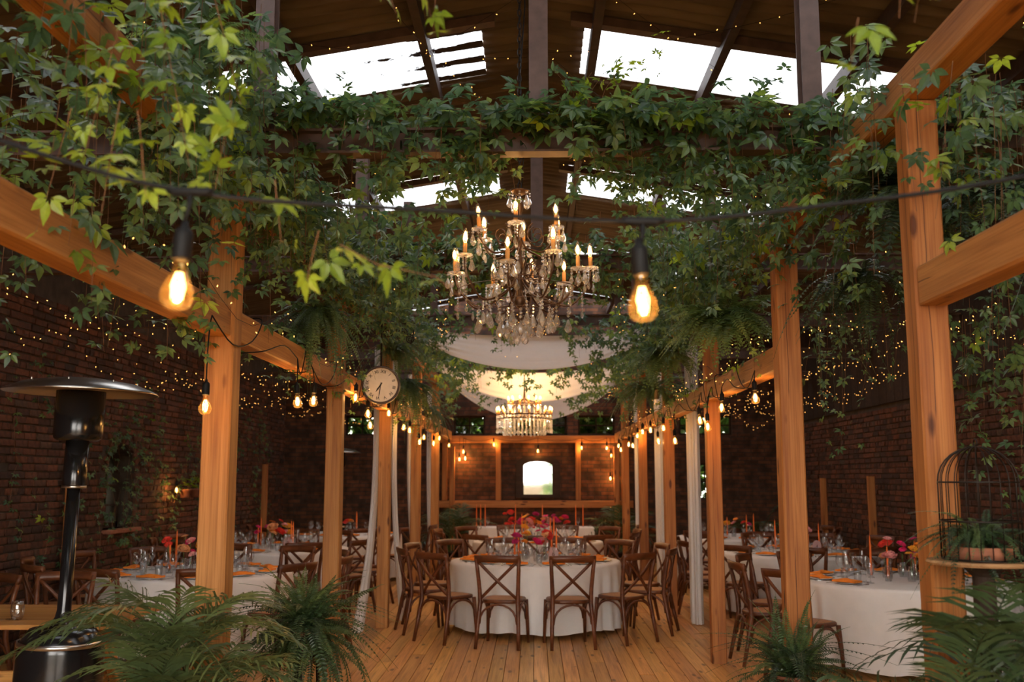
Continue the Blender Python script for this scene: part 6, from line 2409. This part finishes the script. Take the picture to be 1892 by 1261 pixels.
palm('bushy green areca palm at the foot of the heater-side post', (-1.68, 4.7, 0), 50, PALM, 0.96, 31, 0.45, cane=0.62)
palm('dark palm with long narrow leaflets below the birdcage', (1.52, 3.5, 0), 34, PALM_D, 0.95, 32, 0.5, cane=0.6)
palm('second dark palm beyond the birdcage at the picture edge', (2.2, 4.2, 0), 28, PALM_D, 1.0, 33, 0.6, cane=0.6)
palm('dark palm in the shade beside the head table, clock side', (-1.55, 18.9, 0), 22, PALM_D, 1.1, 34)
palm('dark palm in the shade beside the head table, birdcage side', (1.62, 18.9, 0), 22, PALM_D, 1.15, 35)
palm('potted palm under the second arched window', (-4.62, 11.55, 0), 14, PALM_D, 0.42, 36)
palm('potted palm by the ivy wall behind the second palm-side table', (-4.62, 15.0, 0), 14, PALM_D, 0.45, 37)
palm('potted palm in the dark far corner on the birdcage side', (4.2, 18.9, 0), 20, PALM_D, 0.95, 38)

# ------------------------------------------------------------------ birdcage with a fern on its shelf
CX, CY, CZ = 1.685, 3.86, 1.345
t = thing('cage_stand', 'tall wooden pedestal with a round board under the birdcage', 'stand', (CX, CY, 0))
MB().lathe([(0.0, CZ - 0.016), (0.195, CZ - 0.016), (0.2, CZ - 0.008), (0.195, CZ), (0.0, CZ)], 32, cap=False).build('round_board', wood('pale_board', (0.2, 0.1, 0.04), (0.3, 0.16, 0.07), (0.4, 0.23, 0.1)), t)
MB().lathe([(0.0, 0.0), (0.15, 0.0), (0.15, 0.03), (0.045, 0.06), (0.04, CZ - 0.06), (0.08, CZ - 0.018), (0.0, CZ - 0.018)], 18, cap=False).build('pedestal', M['dark_board'], t)
t = thing('birdcage', 'black wire birdcage with domed top holding a fern', 'birdcage', (CX, CY, CZ))
Rc, Hc = 0.142, 0.29
for k in range(22):
    a = 2 * PI * k / 22
    c, s_ = math.cos(a), math.sin(a)
    pts = [(Rc * c, Rc * s_, 0.004), (Rc * c, Rc * s_, Hc)] + [(Rc * math.cos(q) * c, Rc * math.cos(q) * s_, Hc + 0.135 * math.sin(q)) for q in [PI / 2 * i / 7 for i in range(1, 8)]]
    MB().tube(pts, 0.0022, 5).build('bar', M['iron'], t, True)
for z in (0.004, Hc * 0.5, Hc):
    MB().tube([(Rc * math.cos(2 * PI * i / 28), Rc * math.sin(2 * PI * i / 28), z) for i in range(29)], 0.0034, 5).build('hoop', M['iron'], t, True)
MB().tube([(0.0, 0.014 * math.cos(2 * PI * i / 12), Hc + 0.15 + 0.014 * math.sin(2 * PI * i / 12)) for i in range(13)], 0.003, 5).build('top_ring', M['iron'], t, True)
o = MB().lathe([(0.0, 0.0), (0.112, 0.0), (0.125, 0.045), (0.119, 0.045), (0.108, 0.02), (0.0, 0.02)], 24, cap=False).build('clay_saucer', M['terracotta'], None, True, (CX, CY, CZ + 0.006))
tag(o, 'shallow terracotta saucer of soil inside the birdcage', 'saucer')
fern('dark fern growing out through the birdcage bars', (CX, CY, CZ + 0.06), 84, FR_B + FR_BD, 0.52, 0.6, 40, None, pot=False, low=0.2)

# clay planters by the wall lamp
for k, (yv, zz) in enumerate(((13.9, 1.38), (14.35, 1.38))):
    t = thing('wall_planter', 'small terracotta wall planter of greenery, %s from the lit bulb' % NTH[k], 'planter', (-4.86, yv, zz), 0, 'wall planters')
    MB().lathe([(0.0, 0.0), (0.06, 0.0), (0.085, 0.10), (0.09, 0.10), (0.09, 0.12), (0.0, 0.115)], 14, cap=False).build('pot', M['terracotta'], t, True)
    rp_ = random.Random(k)
    for q in range(12):
        o = bpy.data.objects.new('leaf', YOUNG_ME[q % 5])
        COL.objects.link(o)
        o.parent = t
        o.matrix_local = orient((rp_.gauss(0, 0.05), rp_.gauss(0, 0.05), 0.12 + rp_.uniform(0, 0.14)), (rp_.gauss(0, 1), rp_.gauss(0, 1), 0.3), (0.4, -0.4, 1), 0.8)

# ------------------------------------------------------------------ planting outside the windows and the entrance
SIMPLE = np.array([(0, 0, 0), (-0.03, 0.045, 0.008), (0, 0.1, 0), (0.03, 0.045, 0.008)])


def hedge(label, lo, hi, n, seed, size):
    r = np.random.default_rng(seed)
    c = (np.array(lo) + np.array(hi)) / 2
    half = (np.array(hi) - np.array(lo)) / 2
    p = r.uniform(-1, 1, (n, 3))
    bul = 1 + 0.25 * np.sin(3 * p[:, :1] * 2) * np.cos(4 * p[:, 1:2])
    p = p * half * bul
    th = r.uniform(0, 2 * PI, n)
    ti = r.uniform(-1.2, 1.2, n)
    sz = size * r.uniform(0.6, 1.4, n)
    ct, st = np.cos(th), np.sin(th)
    ci, si = np.cos(ti), np.sin(ti)
    v = SIMPLE[None] * sz[:, None, None]
    x, y, z = v[..., 0], v[..., 1], v[..., 2]
    y2 = y * ci[:, None] - z * si[:, None]
    z2 = y * si[:, None] + z * ci[:, None]
    x3 = x * ct[:, None] - y2 * st[:, None]
    y3 = x * st[:, None] + y2 * ct[:, None]
    out = np.stack([x3, y3, z2], -1) + p[:, None]
    me = bpy.data.meshes.new('hedge')
    idx = np.arange(n * 4).reshape(n, 4)
    me.from_pydata(out.reshape(-1, 3).tolist(), [], idx.tolist())
    me.materials.append(M['hedge'])
    o = ob('hedge', me, None, tuple(c))
    tag(o, label, 'hedge', None, 'stuff')


M['hedge'] = leaf_mat('garden_hedge_leaf', (0.022, 0.06, 0.012), (0.05, 0.12, 0.022), (0.11, 0.2, 0.035), island=True)
hedge('leafy hedge outside the back windows', (-5.5, 21.0, 0.0), (5.5, 22.6, 4.6), 30000, 1, 2.7)
hedge('leafy hedge outside the arched side windows', (-7.4, 7.5, 0.0), (-6.0, 19, 3.6), 22000, 2, 2.5)
hedge('rounded shrub outside the entrance', (0.40, -10.5, 0.0), (2.2, -9.0, 2.8), 1800, 3, 1.8)
hedge('low shrub by the entrance path', (-0.9, -7.5, -0.1), (-0.3, -7.0, 0.7), 500, 4, 1.5)
